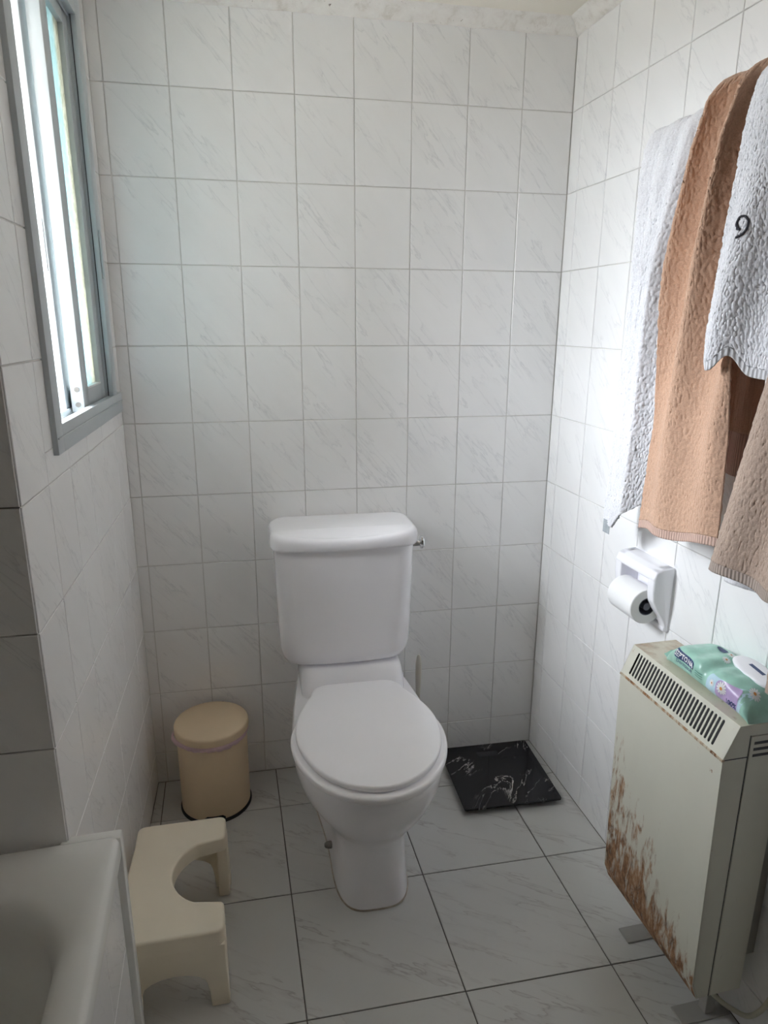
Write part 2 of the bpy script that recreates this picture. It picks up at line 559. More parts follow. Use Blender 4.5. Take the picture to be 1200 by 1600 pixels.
def rrect(cx, cy, hx, hy, r, z, n=6):
    pts = []
    for sx, sy, a0 in ((1, 1, 0), (-1, 1, 90), (-1, -1, 180), (1, -1, 270)):
        for k in range(n + 1):
            a = R(a0 + 90 * k / n)
            pts.append((cx + sx * (hx - r) + r * math.cos(a), cy + sy * (hy - r) + r * math.sin(a), z))
    return np.array(pts)

def text_geo(s, size, depth=0.0004, bold=0.0):
    cu = bpy.data.curves.new('lettering', 'FONT')
    cu.body = s
    cu.size = size
    cu.extrude = depth
    cu.offset = bold
    cu.align_x = 'CENTER'
    cu.align_y = 'CENTER'
    cu.resolution_u = 3
    o = bpy.data.objects.new('lettering', cu)
    COL.objects.link(o)
    dg = bpy.context.evaluated_depsgraph_get()
    me = bpy.data.meshes.new_from_object(o.evaluated_get(dg))
    V = np.array([v.co[:] for v in me.vertices])
    F = [tuple(p.vertices) for p in me.polygons]
    bpy.data.objects.remove(o); bpy.data.curves.remove(cu); bpy.data.meshes.remove(me)
    return V, F

# ------------------------------------------------------------------ tiled walls
TP = 0.0022      # how far a tile stands proud of the grout
_tile_cache = {}
def tile_mesh(w, h, mat, t=TP, c=0.0011):
    key = (round(w, 4), round(h, 4), mat.name)
    if key in _tile_cache: return _tile_cache[key]
    a, b = w / 2, h / 2
    V, F = [], []
    for (hx, hz, y) in ((a, b, 0.0), (a, b, -(t - c)), (a - c, b - c, -t)):
        V += [(-hx, y, -hz), (hx, y, -hz), (hx, y, hz), (-hx, y, hz)]
    for l in (0, 4):
        for j in range(4):
            k = (j + 1) % 4
            F.append((l + j, l + k, l + 4 + k, l + 4 + j))
    F.append((8, 9, 10, 11))
    me = mesh('wall_tile', V, F, mat, smooth=0)
    _tile_cache[key] = me
    return me

GAP = 0.0019
def lay_tiles(wall, us, vs_, mat, hole=None, g=GAP):
    """tiles between the joints us (along the wall) and vs_ (heights), in the wall's own frame"""
    us = sorted(us); vs_ = sorted(vs_)
    for i in range(len(us) - 1):
        for j in range(len(vs_) - 1):
            rects = [(us[i] + g / 2, us[i + 1] - g / 2, vs_[j] + g / 2, vs_[j + 1] - g / 2)]
            if hole:
                h0, h1, k0, k1 = hole
                a, b, c, d = rects[0]
                if a < h1 and b > h0 and c < k1 and d > k0:
                    rects = []
                    if c < k0: rects.append((a, b, c, k0))
                    if d > k1: rects.append((a, b, k1, d))
                    c2, d2 = max(c, k0), min(d, k1)
                    if a < h0: rects.append((a, h0, c2, d2))
                    if b > h1: rects.append((h1, b, c2, d2))
            for (a, b, c, d) in rects:
                if b - a < 0.006 or d - c < 0.006: continue
                o = link('wall_tile', tile_mesh(b - a, d - c, mat), wall, ((a + b) / 2, 0, (c + d) / 2),
                         (R(random.uniform(-.12, .12)), 0, R(random.uniform(-.12, .12))))
                o.location.y = -random.uniform(0, 0.0004)

ROWS = [1.9589 - 0.206 * k for k in range(10)]
ZLINES = [0.0] + ROWS[::-1] + [2.15]

# back wall: frame = world
wall_back = struct(part('wall_back', box(XA - 0.15, XR + 0.3, 0.0, 0.12, -0.1, CEIL + 0.1), M_GROUT, smooth=0))
bx = [0.0808 + 0.1525 * k for k in range(8)]
lay_tiles(wall_back, [XL + 0.001] + bx + [XR - 0.002], ZLINES, M_WTILE)

# right wall
wall_right = link('wall_right', mesh('wall_right', *box(-0.1, 2.8, 0.0, 0.12, -0.1, CEIL + 0.1), M_GROUT, 0), None, rw(0, 0, 0), (0, 0, RZR))
struct(wall_right)
lay_tiles(wall_right, [0.003] + [0.0583 + 0.1477 * k for k in range(18)], ZLINES, M_WTILE)

# left wall with the window hole (local x = world y)
geo = join(box(WIN_Y1, 0.0, 0, 0.14, -0.1, CEIL + 0.1), box(YA, WIN_Y0, 0, 0.14, -0.1, CEIL + 0.1),
           box(WIN_Y0, WIN_Y1, 0, 0.14, -0.1, WIN_Z0), box(WIN_Y0, WIN_Y1, 0, 0.14, WIN_Z1, CEIL + 0.1))
wall_left = link('wall_left', mesh('wall_left', *geo, M_GROUT, 0), None, (XL, 0, 0), (0, 0, R(90)))
struct(wall_left)
lay_tiles(wall_left, [YA - 0.0005] + [-0.739 + 0.1508 * k for k in range(5)] + [-0.003], ZLINES, M_WTILE,
          hole=(WIN_Y0, WIN_Y1, WIN_Z0, WIN_Z1))

# end wall of the bath alcove, facing the camera
wall_alc = struct(part('wall_alcove', box(XA - 0.1, XL - 0.001, 0, 0.12, -0.1, CEIL + 0.1), M_GROUT, loc=(0, YA, 0), smooth=0))
lay_tiles(wall_alc, [XA] + [XL + 0.0012 - 0.1525 * k for k in range(4, -1, -1)], ZLINES, M_WTILE)
# the rest of the room, behind the camera
for nm, g in (('wall_far_left', box(XA - 0.12, XA, YF, YA, -0.1, CEIL + 0.1)), ('wall_front', box(XA - 0.12, XR + 0.35, YF - 0.12, YF, -0.1, CEIL + 0.1))):
    struct(part(nm, g, M_WTILE if nm == 'wall_far_left' else M_FRONTW, smooth=0))
struct(part('ceiling', box(XA - 0.15, XR + 0.35, YF - 0.1, 0.05, CEIL, CEIL + 0.1), M_PLASTER, smooth=0))

# floor: slab of dark joint, marbled tiles on it
floor = struct(part('floor', box(XA - 0.1, XR + 0.35, YF - 0.1, 0.05, -0.08, -TP), M_FGROUT, smooth=0))
fy = [-0.002] + [-0.185 - 0.3345 * k for k in range(8)]
def fxl(c, y): return 0.437 + 0.345 * c + 0.0365 * (-0.519 - y)
def wallx(y): return XR + RA * (-y) - 0.003
for j in range(len(fy) - 1):
    ya, yb = fy[j] - 0.0014, fy[j + 1] + 0.0014
    for c in range(-1, 3):
        q = []
        for (y, side) in ((yb, 0), (yb, 1), (ya, 1), (ya, 0)):
            if side == 0: x = (XL + 0.003 if c == -1 else fxl(c - 1, y) + 0.0014)
            else: x = fxl(c, y) - 0.0014
            if c == -1 and side == 0 and False: pass
            q.append((x, y))
        if c == -1: q = [(XL + 0.003, yb), (fxl(-1, yb) - 0.0014, yb), (fxl(-1, ya) - 0.0014, ya), (XL + 0.003, ya)]
        cx, cy = sum(p[0] for p in q) / 4, sum(p[1] for p in q) / 4
        V, F, ch = [], [], 0.0008
        for k, (sh, z) in enumerate(((0, -TP), (0, -ch), (ch, 0.0))):
            for (x, y) in q: V.append((x - cx - math.copysign(sh, x - cx), y - cy - math.copysign(sh, y - cy), z))
        for l in (0, 4):
            for a in range(4):
                b = (a + 1) % 4
                F.append((l + a, l + b, l + 4 + b, l + 4 + a))
        F.append((8, 9, 10, 11))
        link('floor_tile', mesh('floor_tile', V, F, M_FTILE, 0), floor, (cx, cy, random.uniform(-0.0003, 0)))
    # last column runs to the right wall
    q = [(fxl(2, yb) + 0.0014, yb), (wallx(yb), yb), (wallx(ya), ya), (fxl(2, ya) + 0.0014, ya)]
    cx, cy = sum(p[0] for p in q) / 4, sum(p[1] for p in q) / 4
    V, F, ch = [], [], 0.0008
    for k, (sh, z) in enumerate(((0, -TP), (0, -ch), (ch, 0.0))):
        for (x, y) in q: V.append((x - cx - math.copysign(sh, x - cx), y - cy - math.copysign(sh, y - cy), z))
    for l in (0, 4):
        for a in range(4):
            b = (a + 1) % 4
            F.append((l + a, l + b, l + 4 + b, l + 4 + a))
    F.append((8, 9, 10, 11))
    link('floor_tile', mesh('floor_tile', V, F, M_FTILE, 0), floor, (cx, cy, 0))

# cornice: peeling plaster cove along the ceiling
def cove_geo(L, n, seed):
    prof = [(0.0, -0.030), (-0.006, -0.029), (-0.012, -0.026), (-0.018, -0.020), (-0.024, -0.012), (-0.034, -0.006), (-0.045, -0.002), (-0.048, 0.004), (0.0, 0.004)]
    rings = []
    for i in range(n + 1):
        x = L * i / n
        k = mnoise.noise(Vector((x * 14, seed, 0))) * 0.0022
        k2 = mnoise.noise(Vector((x * 60, seed + 3, 0))) * 0.0014
        rings.append([(x, (y + (k if 0 < q < 8 else 0)), z + (k + k2 if q < 3 else k2 * .5)) for q, (y, z) in enumerate(prof)])
    return fixn(loft(rings))
struct(part('trim_1', cove_geo(XR - XL + 0.004, 160, 1), M_COVE, loc=(XL, -0.001, CEIL), smooth=60))
t2 = link('trim_2', mesh('trim_2', *cove_geo(2.55, 260, 5), M_COVE, 60), None, rw(0.001, 0.0, CEIL), (0, 0, RZR)); struct(t2)
t3 = link('trim_3', mesh('trim_3', *cove_geo(-YA - 0.0, 90, 9), M_COVE, 60), None, (XL + 0.001, YA, CEIL), (0, 0, R(90))); struct(t3)

# ------------------------------------------------------------------ window (left wall frame: local x = world y, local y = into the wall)
win = bpy.data.objects.new('window_1', None); COL.objects.link(win)
win.location = (XL, 0, 0); win.rotation_euler = (0, 0, R(90)); struct(win)
FB = 0.0015
J0, J1, S0, S1 = -0.647, -0.150, 1.226, 2.042       # clear opening inside the frame
fl = -0.012                                           # face of the flange
frame_bars = [
    (-0.688, J0, 1.176, 2.092, fl, 0.004), (J1, -0.100, 1.226, 2.092, fl, 0.004),
    (J0, -0.045, 1.176, S0, fl, 0.004), (J0, J1, S1, 2.092, fl, 0.004)]
fr = None
for (a, b, c, d, e, f_) in frame_bars:
    o = part('frame_bar', box(a, b, e, f_, c, d, 0.0012, 2), M_ALU, win)
# raised bead along the flange bottom and the depth of the frame with its tracks
part('frame_bead', box(-0.686, -0.047, fl - 0.003, fl, 1.2035, 1.2065, 0.0008, 1), M_ALU, win)
part('frame_box', join(box(WIN_Y0 + 0.001, J0, 0.004, 0.085, WIN_Z0 + 0.001, WIN_Z1 - 0.001), box(J1, WIN_Y1 - 0.001, 0.004, 0.085, WIN_Z0 + 0.001, WIN_Z1 - 0.001),
                       box(J0, J1, 0.004, 0.085, WIN_Z0 + 0.001, S0 - 0.016), box(J0, J1, 0.004, 0.085, S1 + 0.012, WIN_Z1 - 0.001)), M_ALU, win, smooth=0)
for yy in (0.0035, 0.036, 0.070):
    part('track', box(J0, J1, yy, yy + 0.003, S0 - 0.016, S0 - 0.003), M_ALU, win, smooth=0)
    part('track', box(J0, J1, yy, yy + 0.003, S1 - 0.004, S1 + 0.012), M_ALU, win, smooth=0)
part('gasket', box(J1 - 0.0012, J1, -0.0015, 0.0005, S0, S1), M_ALUD, win, smooth=0)

def sash(y0, y1, d0, d1, st, zb, ztop, rail, glass):
    g = join(box(y0, y0 + st, d0, d1, zb, ztop, 0.0015, 2), box(y1 - st, y1, d0, d1, zb, ztop, 0.0015, 2),
             box(y0 + st, y1 - st, d0, d1, zb, zb + rail, 0.0015, 2), box(y0 + st, y1 - st, d0, d1, ztop - rail * .8, ztop, 0.0015, 2))
    s = part('sash', g, M_ALU, win)
    dm = (d0 + d1) / 2
    part('pane', box(y0 + st - 0.004, y1 - st + 0.004, dm - 0.002, dm + 0.002, zb + rail - 0.004, ztop - rail * .8 + 0.004), glass, s, smooth=0)
    part('glazing_bead', box(y0 + st, y1 - st, d0 - 0.001, dm - 0.003, zb + rail, zb + rail + 0.004), M_WHITEP, s, smooth=0)
    return s
s1 = sash(-0.376, -0.138, 0.008, 0.034, 0.052, S0 - 0.012, S1 + 0.006, 0.046, M_GLASS2)
s2 = sash(-0.392, -0.152, 0.041, 0.067, 0.048, S0 - 0.012, S1 + 0.006, 0.046, M_GLASS)
# screw holes and roller on the stile's edge that faces the room
for z in (1.262, 1.230):
    g = lathe([(0.0001, 0), (0.0055, 0), (0.0055, 0.0015), (0.0001, 0.0015)], 0, 0, 16, True, True)
    part('screw_hole', g, M_TOPEDGE, s1, loc=(-0.3765, 0.020, z), rot=(0, R(-90), 0))
part('latch', box(-0.394, -0.391, 0.044, 0.058, 1.50, 1.60, 0.001, 1), M_ALU, s2)
part('latch', box(-0.145, -0.128, -0.017, fl, 1.50, 1.61, 0.003, 2), M_ALU, win)

# ------------------------------------------------------------------ toilet
TX = 0.645
toilet = thing('toilet', 'white ceramic close-coupled toilet with its lid down against the tiled back wall', 'toilet', (TX, -0.35, 0))
TO = (TX, -0.35, 0)
def egg(z, yb, ym, yf, hm, hb, rc=0.03, ex=2.0, nb=4, nc=5, ns=12, ne=20):
    right = []
    for k in range(nb): right.append(((hb - rc) * k / nb, yb))
    for k in range(nc):
        a = R(90 * k / nc)
        right.append((hb - rc + rc * math.sin(a), yb - rc + rc * math.cos(a)))
    y0 = yb - rc
    for k in range(ns):
        t = k / ns
        e = math.sin(t * math.pi / 2) if hm > hb else t * t * (3 - 2 * t)
        right.append((hb + (hm - hb) * e, y0 + (ym - y0) * t))
    for k in range(ne + 1):
        a = math.pi / 2 * k / ne
        right.append((hm * max(0, math.cos(a)) ** (2 / ex), ym + (yf - ym) * max(0, math.sin(a)) ** (2 / ex)))
    left = [(-x, y) for x, y in right[1:-1]][::-1]
    return np.array([(TX + x, y, z) for x, y in right + left])
bowl_rows = [ # z, yb, ym, yf, hm, hb, ex
    (0.000, -0.075, -0.42, -0.608, 0.096, 0.122, 3.4), (0.010, -0.075, -0.42, -0.608, 0.096, 0.122, 3.4),
    (0.080, -0.070, -0.42, -0.603, 0.091, 0.117, 3.2), (0.150, -0.060, -0.42, -0.599, 0.090, 0.116, 3.0),
    (0.180, -0.055, -0.42, -0.604, 0.098, 0.120, 2.7), (0.205, -0.050, -0.425, -0.620, 0.113, 0.124, 2.5),
    (0.235, -0.045, -0.435, -0.645, 0.134, 0.129, 2.3), (0.265, -0.040, -0.445, -0.667, 0.154, 0.134, 2.2),
    (0.300, -0.035, -0.455, -0.688, 0.172, 0.139, 2.1), (0.335, -0.030, -0.46, -0.701, 0.183, 0.143, 2.05),
    (0.365, -0.030, -0.465, -0.706, 0.188, 0.146, 2.0), (0.380, -0.030, -0.465, -0.705, 0.187, 0.146, 2.0), (0.387, -0.032, -0.465, -0.700, 0.182, 0.143, 2.0)]
body = fixn(loft([egg(z, yb, ym, yf, hm, hb, 0.03, ex) for z, yb, ym, yf, hm, hb, ex in bowl_rows]))
def shelf_ring(z, hw, y0, y1, r): return rrect(TX, (y0 + y1) / 2, hw, abs(y1 - y0) / 2, r, z, 5)
shelf = fixn(loft([shelf_ring(0.30, 0.140, -0.035, -0.245, .03), shelf_ring(0.385, 0.148, -0.03, -0.245, .03), shelf_ring(0.415, 0.148, -0.03, -0.232, .03),
                   shelf_ring(0.440, 0.145, -0.03, -0.216, .03), shelf_ring(0.452, 0.141, -0.032, -0.205, .03), shelf_ring(0.456, 0.132, -0.04, -0.195, .025)]))
bowl = part('bowl', join(body, shelf), M_CERAMIC, toilet, 45, off=TO)
part('base_sealant', fixn(loft([egg(0.0005, -0.073, -0.42, -0.6105, 0.0985, 0.1245, .03, 3.4), egg(0.004, -0.073, -0.42, -0.6095, 0.0975, 0.1235, .03, 3.4)])), M_SILIC, toilet, off=TO, label='brown old sealant around the foot')
# fixing screw cap on the near left side
part('fixing_cap', lathe([(0.0001, 0.014), (0.006, 0.013), (0.0085, 0.008), (0.010, 0.0), (0.010, -0.004)], 0, 0, 16, True, False), M_TOPEDGE, toilet, loc=(0.546 - TX, -0.43 + 0.35, 0.055), rot=(0, R(-80), R(10)))
def slab(yb, ym, yf, hm, hb, z0, z1, rnd, rc=0.05, dome=0.0):
    rows = []
    for k in range(6):
        a = R(90 * k / 5)
        d = rnd * (1 - math.sin(a)); rows.append((z0 + rnd * (1 - math.cos(a)), d))
    rows = [(z0 + (1 - math.cos(R(18 * k))) * 0 + rnd * (1 - math.cos(R(90 - 18 * (5 - k)))), rnd * (1 - math.sin(R(18 * k)))) for k in range(6)]
    rows = [(z0 + rnd * (1 - math.cos(R(18 * k))), rnd * (1 - math.sin(R(18 * k)))) for k in range(6)]
    rows += [(z1 - rnd * (1 - math.sin(R(18 * k))) - 0, rnd * (1 - math.cos(R(18 * k)))) for k in range(6)]
    rings = [egg(z, yb - d, ym, yf + d, hm - d, hb - d, rc, 2.0) for z, d in rows]
    for k in (0.9, 0.7, 0.4, 0.12):
        top = egg(z1, yb - rnd, ym, yf + rnd, hm - rnd, hb - rnd, rc, 2.0)
        c = np.array([TX, (yb + yf) / 2, 0])
        q = (top - c) * k + c
        q[:, 2] = z1 + dome * (1 - k * k)
        rings.append(q)
    return fixn(loft(rings))
part('seat', slab(-0.255, -0.470, -0.716, 0.194, 0.130, 0.388, 0.407, 0.008, .05), M_SEAT, toilet, 60, off=TO)
part('seat_lid', slab(-0.236, -0.460, -0.699, 0.181, 0.128, 0.4085, 0.424, 0.006, .05, 0.003), M_SEAT, toilet, 60, off=TO)
for s in (-1, 1):
    part('hinge', box(TX + s * 0.075 - 0.018, TX + s * 0.075 + 0.018, -0.250, -0.228, 0.386, 0.418, 0.005, 3), M_SEAT, toilet, off=TO)
# cistern
def tank_ring(z, hw, y0, yf, bow, r, n=7):
    ring = rrect(TX - 0.006, (y0 + yf) / 2, hw, abs(yf - y0) / 2, r, z, n)
    out = []
    for p in ring:
        x, y = p[0] - (TX - 0.006), p[1]
        k = (y - y0) / (yf - y0)
        out.append((p[0], y - bow * k * (1 - (x / hw) ** 2), z))
    return np.array(out)
def dens(r, n=10, per=7):   # keep the flat front smooth: insert points along the straight edges
    out = []
    m = len(r)
    for i in range(m):
        a, b = r[i], r[(i + 1) % m]
        out.append(a)
        k = n if i % per == per - 1 else 1
        for q in range(1, k): out.append(a + (b - a) * q / k)
    return np.array(out)
def tank_ring2(z, hw, y0, yf, bow, r):
    ring = dens(rrect(0, (y0 + yf) / 2, hw, abs(yf - y0) / 2, r, z, 6))
    k = (ring[:, 1] - y0) / (yf - y0)
    ring[:, 1] -= bow * np.clip(k, 0, 1) * (1 - np.clip(np.abs(ring[:, 0]) / hw, 0, 1) ** 2)
    ring[:, 0] += TX - 0.013
    return ring
trows = [(0.4575, 0.150, -0.035, -0.165, 0.012, .040), (0.461, 0.165, -0.030, -0.178, 0.014, .044), (0.470, 0.176, -0.025, -0.187, .015, .048), (0.487, 0.184, -0.021, -0.192, .016, .050),
         (0.510, 0.188, -0.02, -0.195, .016, .050), (0.60, 0.1905, -0.02, -0.197, .016, .048), (0.70, 0.193, -0.02, -0.198, .016, .046), (0.812, 0.196, -0.02, -0.199, .016, .045)]
part('cistern', fixn(loft([tank_ring2(*r) for r in trows])), M_CERAMIC, toilet, 50, off=TO)
lrows = [(0.809, 0.200, -0.015, -0.203, .016, .045), (0.811, 0.205, -0.012, -0.208, .017, .047), (0.818, 0.2065, -0.010, -0.210, .017, .048), (0.838, 0.206, -0.010, -0.2095, .017, .048),
         (0.848, 0.2035, -0.0115, -0.207, .017, .046), (0.8545, 0.1985, -0.015, -0.202, .017, .042), (0.857, 0.191, -0.021, -0.195, .016, .036)]
rings = [tank_ring2(*r) for r in lrows]
ctr = np.array([TX - 0.013, -0.108, 0])
for k in np.linspace(0.975, 0.04, 40):
    q = (rings[6] - ctr) * np.array([k, k, 0]) + ctr
    q[:, 2] = 0.857
    rings.append(q)
V, F = fixn(loft(rings))
# the scooped front of the lid: the top dips to the front along a smile-shaped fold
xr = (V[:, 0] - ctr[0]) / 0.205
t_ = np.clip((-0.158 - V[:, 1]) / 0.040, 0, 1)
dip = 0.015 * t_ * np.clip(1 - np.abs(xr / 0.93) ** 2, 0, 1)
top = np.clip((V[:, 2] - 0.815) / 0.042, 0, 1)
V[:, 2] -= dip * top
part('cistern_lid', (V, F), M_CERAMIC, toilet, 60, off=TO)
lever = part('flush_lever', tube([(0.826, -0.125, 0.790), (0.850, -0.125, 0.790), (0.858, -0.127, 0.790)], [0.010, 0.010, 0.008], 16), M_CHROME, toilet, off=TO, label='chrome flush lever')
part('lever_knob', fixn(loft([[(0.856 + dx, -0.127 + r * math.cos(a), 0.792 + r * 1.2 * math.sin(a)) for a in np.linspace(0, 2 * math.pi, 20, endpoint=False)]
     for dx, r in ((0, .010), (.001, .0155), (.006, .0165), (.010, .014), (.012, .006))])), M_CHROME, lever, off=TO)

# toilet brush standing behind the bowl; only its handle rises into view
BX, BY = 0.872, -0.075
brush = thing('toilet_brush', 'beige toilet brush handle rising behind the right side of the toilet bowl', 'toilet brush', (BX, BY, 0))
part('holder', lathe([(0.036, 0.0), (0.038, 0.004), (0.033, 0.09), (0.034, 0.12), (0.031, 0.12), (0.029, 0.01), (0.0001, 0.008)], 0, 0, 28, True, True), M_BRUSH, brush)
part('handle', lathe([(0.0001, 0.012), (0.012, 0.012), (0.012, 0.10), (0.0055, 0.13), (0.0055, 0.24), (0.0085, 0.30), (0.0100, 0.34), (0.0095, 0.375), (0.0065, 0.397), (0.003, 0.405), (0.0001, 0.406)], 0, 0, 20, False, False), M_BRUSH, brush)

# ------------------------------------------------------------------ pedal bin
PB = (0.236, -0.122, 0)
pbin = thing('pedal_bin', 'cream metal pedal bin with a pink liner in the back left corner', 'bin', PB)
part('body', lathe([(0.0995, 0.006), (0.1005, 0.010), (0.1005, 0.236), (0.0985, 0.240), (0.095, 0.240), (0.095, 0.02), (0.0001, 0.02)], 0, 0, 64, True, False), M_BIN, pbin, 40)
part('base_ring', lathe([(0.099, 0.0), (0.1045, 0.0), (0.1045, 0.005), (0.102, 0.009), (0.099, 0.009)], 0, 0, 64, False, False), M_BLACK, pbin)
part('rim', lathe([(0.1000, 0.238), (0.1035, 0.241), (0.1035, 0.250), (0.100, 0.252), (0.094, 0.252)], 0, 0, 64, False, False), M_BIN, pbin)
part('lid', lathe([(0.1000, 0.253), (0.1055, 0.253), (0.1065, 0.256), (0.1065, 0.272), (0.1050, 0.276), (0.101, 0.2785), (0.080, 0.2815), (0.04, 0.2840), (0.0001, 0.2845)], 0, 0, 64, True, False), M_BIN, pbin, 50)
part('hinge', box(-0.034, 0.034, 0.098, 0.112, 0.235, 0.272, 0.004, 2), M_BLACK, pbin)
part('pedal', box(-0.024, 0.024, -0.128, -0.090, 0.008, 0.016, 0.003, 2), M_BLACK, pbin)
part('pedal_recess', prism([(-0.030, 0.0), (0.030, 0.0), (0.030, 0.016), (0.022, 0.023), (-0.022, 0.023), (-0.030, 0.016)], -0.1012, -0.094), M_BLACK, pbin)
# pink liner folded out under the lid, ragged
a = np.linspace(0, 2 * np.pi, 120, endpoint=False)
def lr(r, z, amp_r, amp_z, k):
    n1 = np.array([mnoise.noise(Vector((math.cos(t) * 5, math.sin(t) * 5, k))) for t in a])
    n2 = np.array([mnoise.noise(Vector((math.cos(t) * 11, math.sin(t) * 11, k + 7))) for t in a])
    bulge = 0.010 * np.exp(-((np.angle(np.exp(1j * (a - R(195))))) / 0.35) ** 2)
    rr = r + amp_r * (0.6 + n1) + bulge
    return np.stack([rr * np.cos(a), rr * np.sin(a), z + amp_z * (n2 + 0.8 * n1)], 1)
part('liner', fixn(loft([lr(0.0985, 0.2525, 0, 0, 1), lr(0.1045, 0.2508, 0.0005, 0.0005, 1), lr(0.1050, 0.245, 0.0015, 0.001, 2), lr(0.1025, 0.237, 0.001, 0.005, 3)], False, False)), M_PINK, pbin, 180, label='pink plastic liner edge')

# ------------------------------------------------------------------ footstool with a curved cut-out
ST = (0.180, -0.615, 0)
stool = thing('toilet_stool', 'cream plastic squatting stool with a curved cut-out, left of the toilet', 'stool', ST, R(1.0))
def stool_top(z, inset):
    # outline seen from above: x to the toilet side, y away from the camera
    L, Wd = 0.174 - inset, 0.106 - inset
    pts = []
    def arc(cx, cy, r, a0, a1, n):
        for k in range(n + 1):
            q = R(a0 + (a1 - a0) * k / n); pts.append((cx + r * math.cos(q), cy + r * math.sin(q), z))
    rc = 0.016
    # front right corner, then the cut-out on the right side, then far right corner, far left, near left
    arc(Wd - rc, -L + rc, rc, -90, 0, 5)
    arc(Wd - rc, -0.108 - inset, rc, 0, 55, 4)
    cr = 0.096 + inset
    for k in range(19):
        q = R(-62 + 124 * k / 18)
        pts.append((0.088 - cr * math.cos(q) * 1.02, cr * 1.00 * math.sin(q), z))
    arc(Wd - rc, 0.108 + inset, rc, -55, 0, 4)
    arc(Wd - rc, L - rc, rc, 0, 90, 5)
    arc(-Wd + rc, L - rc, rc, 90, 180, 5)
    for k in range(9):
        t = k / 8
        pts.append((-Wd - 0.004 * math.sin(math.pi * t), 0.10 - 0.20 * t, z))
    arc(-Wd + rc, -L + rc, rc, 180, 270, 5)
    return np.array(pts)
rings = [stool_top(0.158, 0.0), stool_top(0.190, 0.0005)] + [stool_top(0.196 - 0.006 * (1 - math.sin(R(q))) , 0.006 * (1 - math.cos(R(q)))) for q in (30, 60, 90)]
g = loft(rings)
part('platform', fixn(g), M_STOOL, stool, 50)
def end_leg(y0, y1):
    """end panel with an arch: two feet joined under the platform"""
    W_ = 0.105
    out = []
    pts = [(-W_ - 0.004, 0.0), (-W_, 0.160), (W_, 0.160), (W_ + 0.004, 0.0), (W_ - 0.034, 0.0), (W_ - 0.036, 0.04)]
    for k in range(9):
        q = R(0 + 180 * k / 8); pts.append(((W_ - 0.040) * math.cos(q), 0.062 + 0.034 * math.sin(q)))
    pts += [(-W_ + 0.036, 0.04), (-W_ + 0.034, 0.0)]
    return pts
for y0, y1 in ((-0.1738, -0.150), (0.150, 0.1738)):
    part('leg_panel', prism(end_leg(y0, y1), y0, y1, 'y', 0.003, 2), M_STOOL, stool, 40)
# side feet: short returns along the right edge and the closed left side
for s in (-1, 1):
    part('foot', box(0.080, 0.1065, min(s * 0.118, s * 0.1735), max(s * 0.118, s * 0.1735), 0.0, 0.160, 0.004, 2), M_STOOL, stool)
    part('foot', box(-0.1065, -0.084, min(s * 0.100, s * 0.1735), max(s * 0.100, s * 0.1735), 0.0, 0.160, 0.004, 2), M_STOOL, stool)

# ------------------------------------------------------------------ bathroom scale
sc_ = thing('bathroom_scale', 'square black marble-patterned glass bathroom scale on the floor in the back right corner', 'scale', (1.111, -0.181, 0), R(-0.8))
part('platform', fixn(loft([rrect(0, 0, .151, .151, .006, .0165, 4), rrect(0, 0, .152, .152, .007, .0175, 4), rrect(0, 0, .152, .152, .007, .0225, 4), rrect(0, 0, .151, .151, .006, .0235, 4)])), M_SCALE, sc_, 40)
for sx in (-1, 1):
    for sy in (-1, 1):
        part('foot', lathe([(0.017, 0.0), (0.019, 0.003), (0.019, 0.0165)], sx * .115, sy * .115, 20), M_BLACK, sc_)
part('display', box(-0.035, 0.035, 0.085, 0.110, 0.0235, 0.0238), simple('dark_scale_display', rgb(0.03, 0.03, 0.034), 0.25), sc_, 0)

# ------------------------------------------------------------------ bath in its alcove
TUBA = R(2.6)
tub = thing('bathtub', 'white enamel bathtub in the dark alcove at the lower left', 'bathtub', (0.135, -0.8885, 0), TUBA)
# local frame: x left is negative, y towards the camera is negative
ZR = 0.546
def rr_dense(cx, cy, hx, hy, r, z, n=10):
    return rrect(cx, cy, hx, hy, r, z, n)
TL, TWd = 1.60, 0.70
cx0, cy0 = -TWd / 2, -TL / 2 + 0.03
rim_rows = [(ZR - 0.040, 0.0, 0.010), (ZR - 0.012, 0.0, 0.012), (ZR - 0.004, 0.003, 0.014), (ZR, 0.010, 0.018)]
rings = [rr_dense(cx0, -TL / 2, TWd / 2 - d, TL / 2 - d, r, z) for z, d, r in rim_rows]
for z, dx, dy, r in ((ZR - 0.0005, 0.030, 0.050, .06), (ZR - 0.002, 0.046, 0.098, .12), (ZR - 0.010, 0.056, 0.112, .13), (ZR - 0.035, 0.064, 0.122, .13), (ZR - 0.15, 0.074, 0.14, .13), (ZR - 0.33, 0.09, 0.18, .13), (ZR - 0.38, 0.13, 0.24, .10), (ZR - 0.39, 0.24, 0.5, .08)):
    rings.append(rr_dense(cx0, -TL / 2, TWd / 2 - dx, TL / 2 - dy, r, z))
part('basin', fixn(loft(rings, False, True)), M_TUB, tub, 60)
# tiled apron under the rim
AX = -0.010
apron = part('apron', box(AX - 0.036, AX - 0.003, -TL, -0.002, 0.0, ZR - 0.041), M_GROUT, tub, 0)
k = 0
for (za, zb) in ((0.0, 0.10), (0.10, 0.306), (0.306, ZR - 0.042)):
    y = -0.003
    for w in [0.15] * 10:
        o = link('apron_tile', tile_mesh(w - GAP, zb - za - GAP, M_WTILE), apron, (AX - 0.003, y - w / 2, (za + zb) / 2), (0, 0, R(90)))
        y -= w
part('apron_end_cap', box(AX - 0.087, AX + 0.012, -0.006, 0.018, 0.0, ZR - 0.006, 0.003, 2), M_TUB, tub)

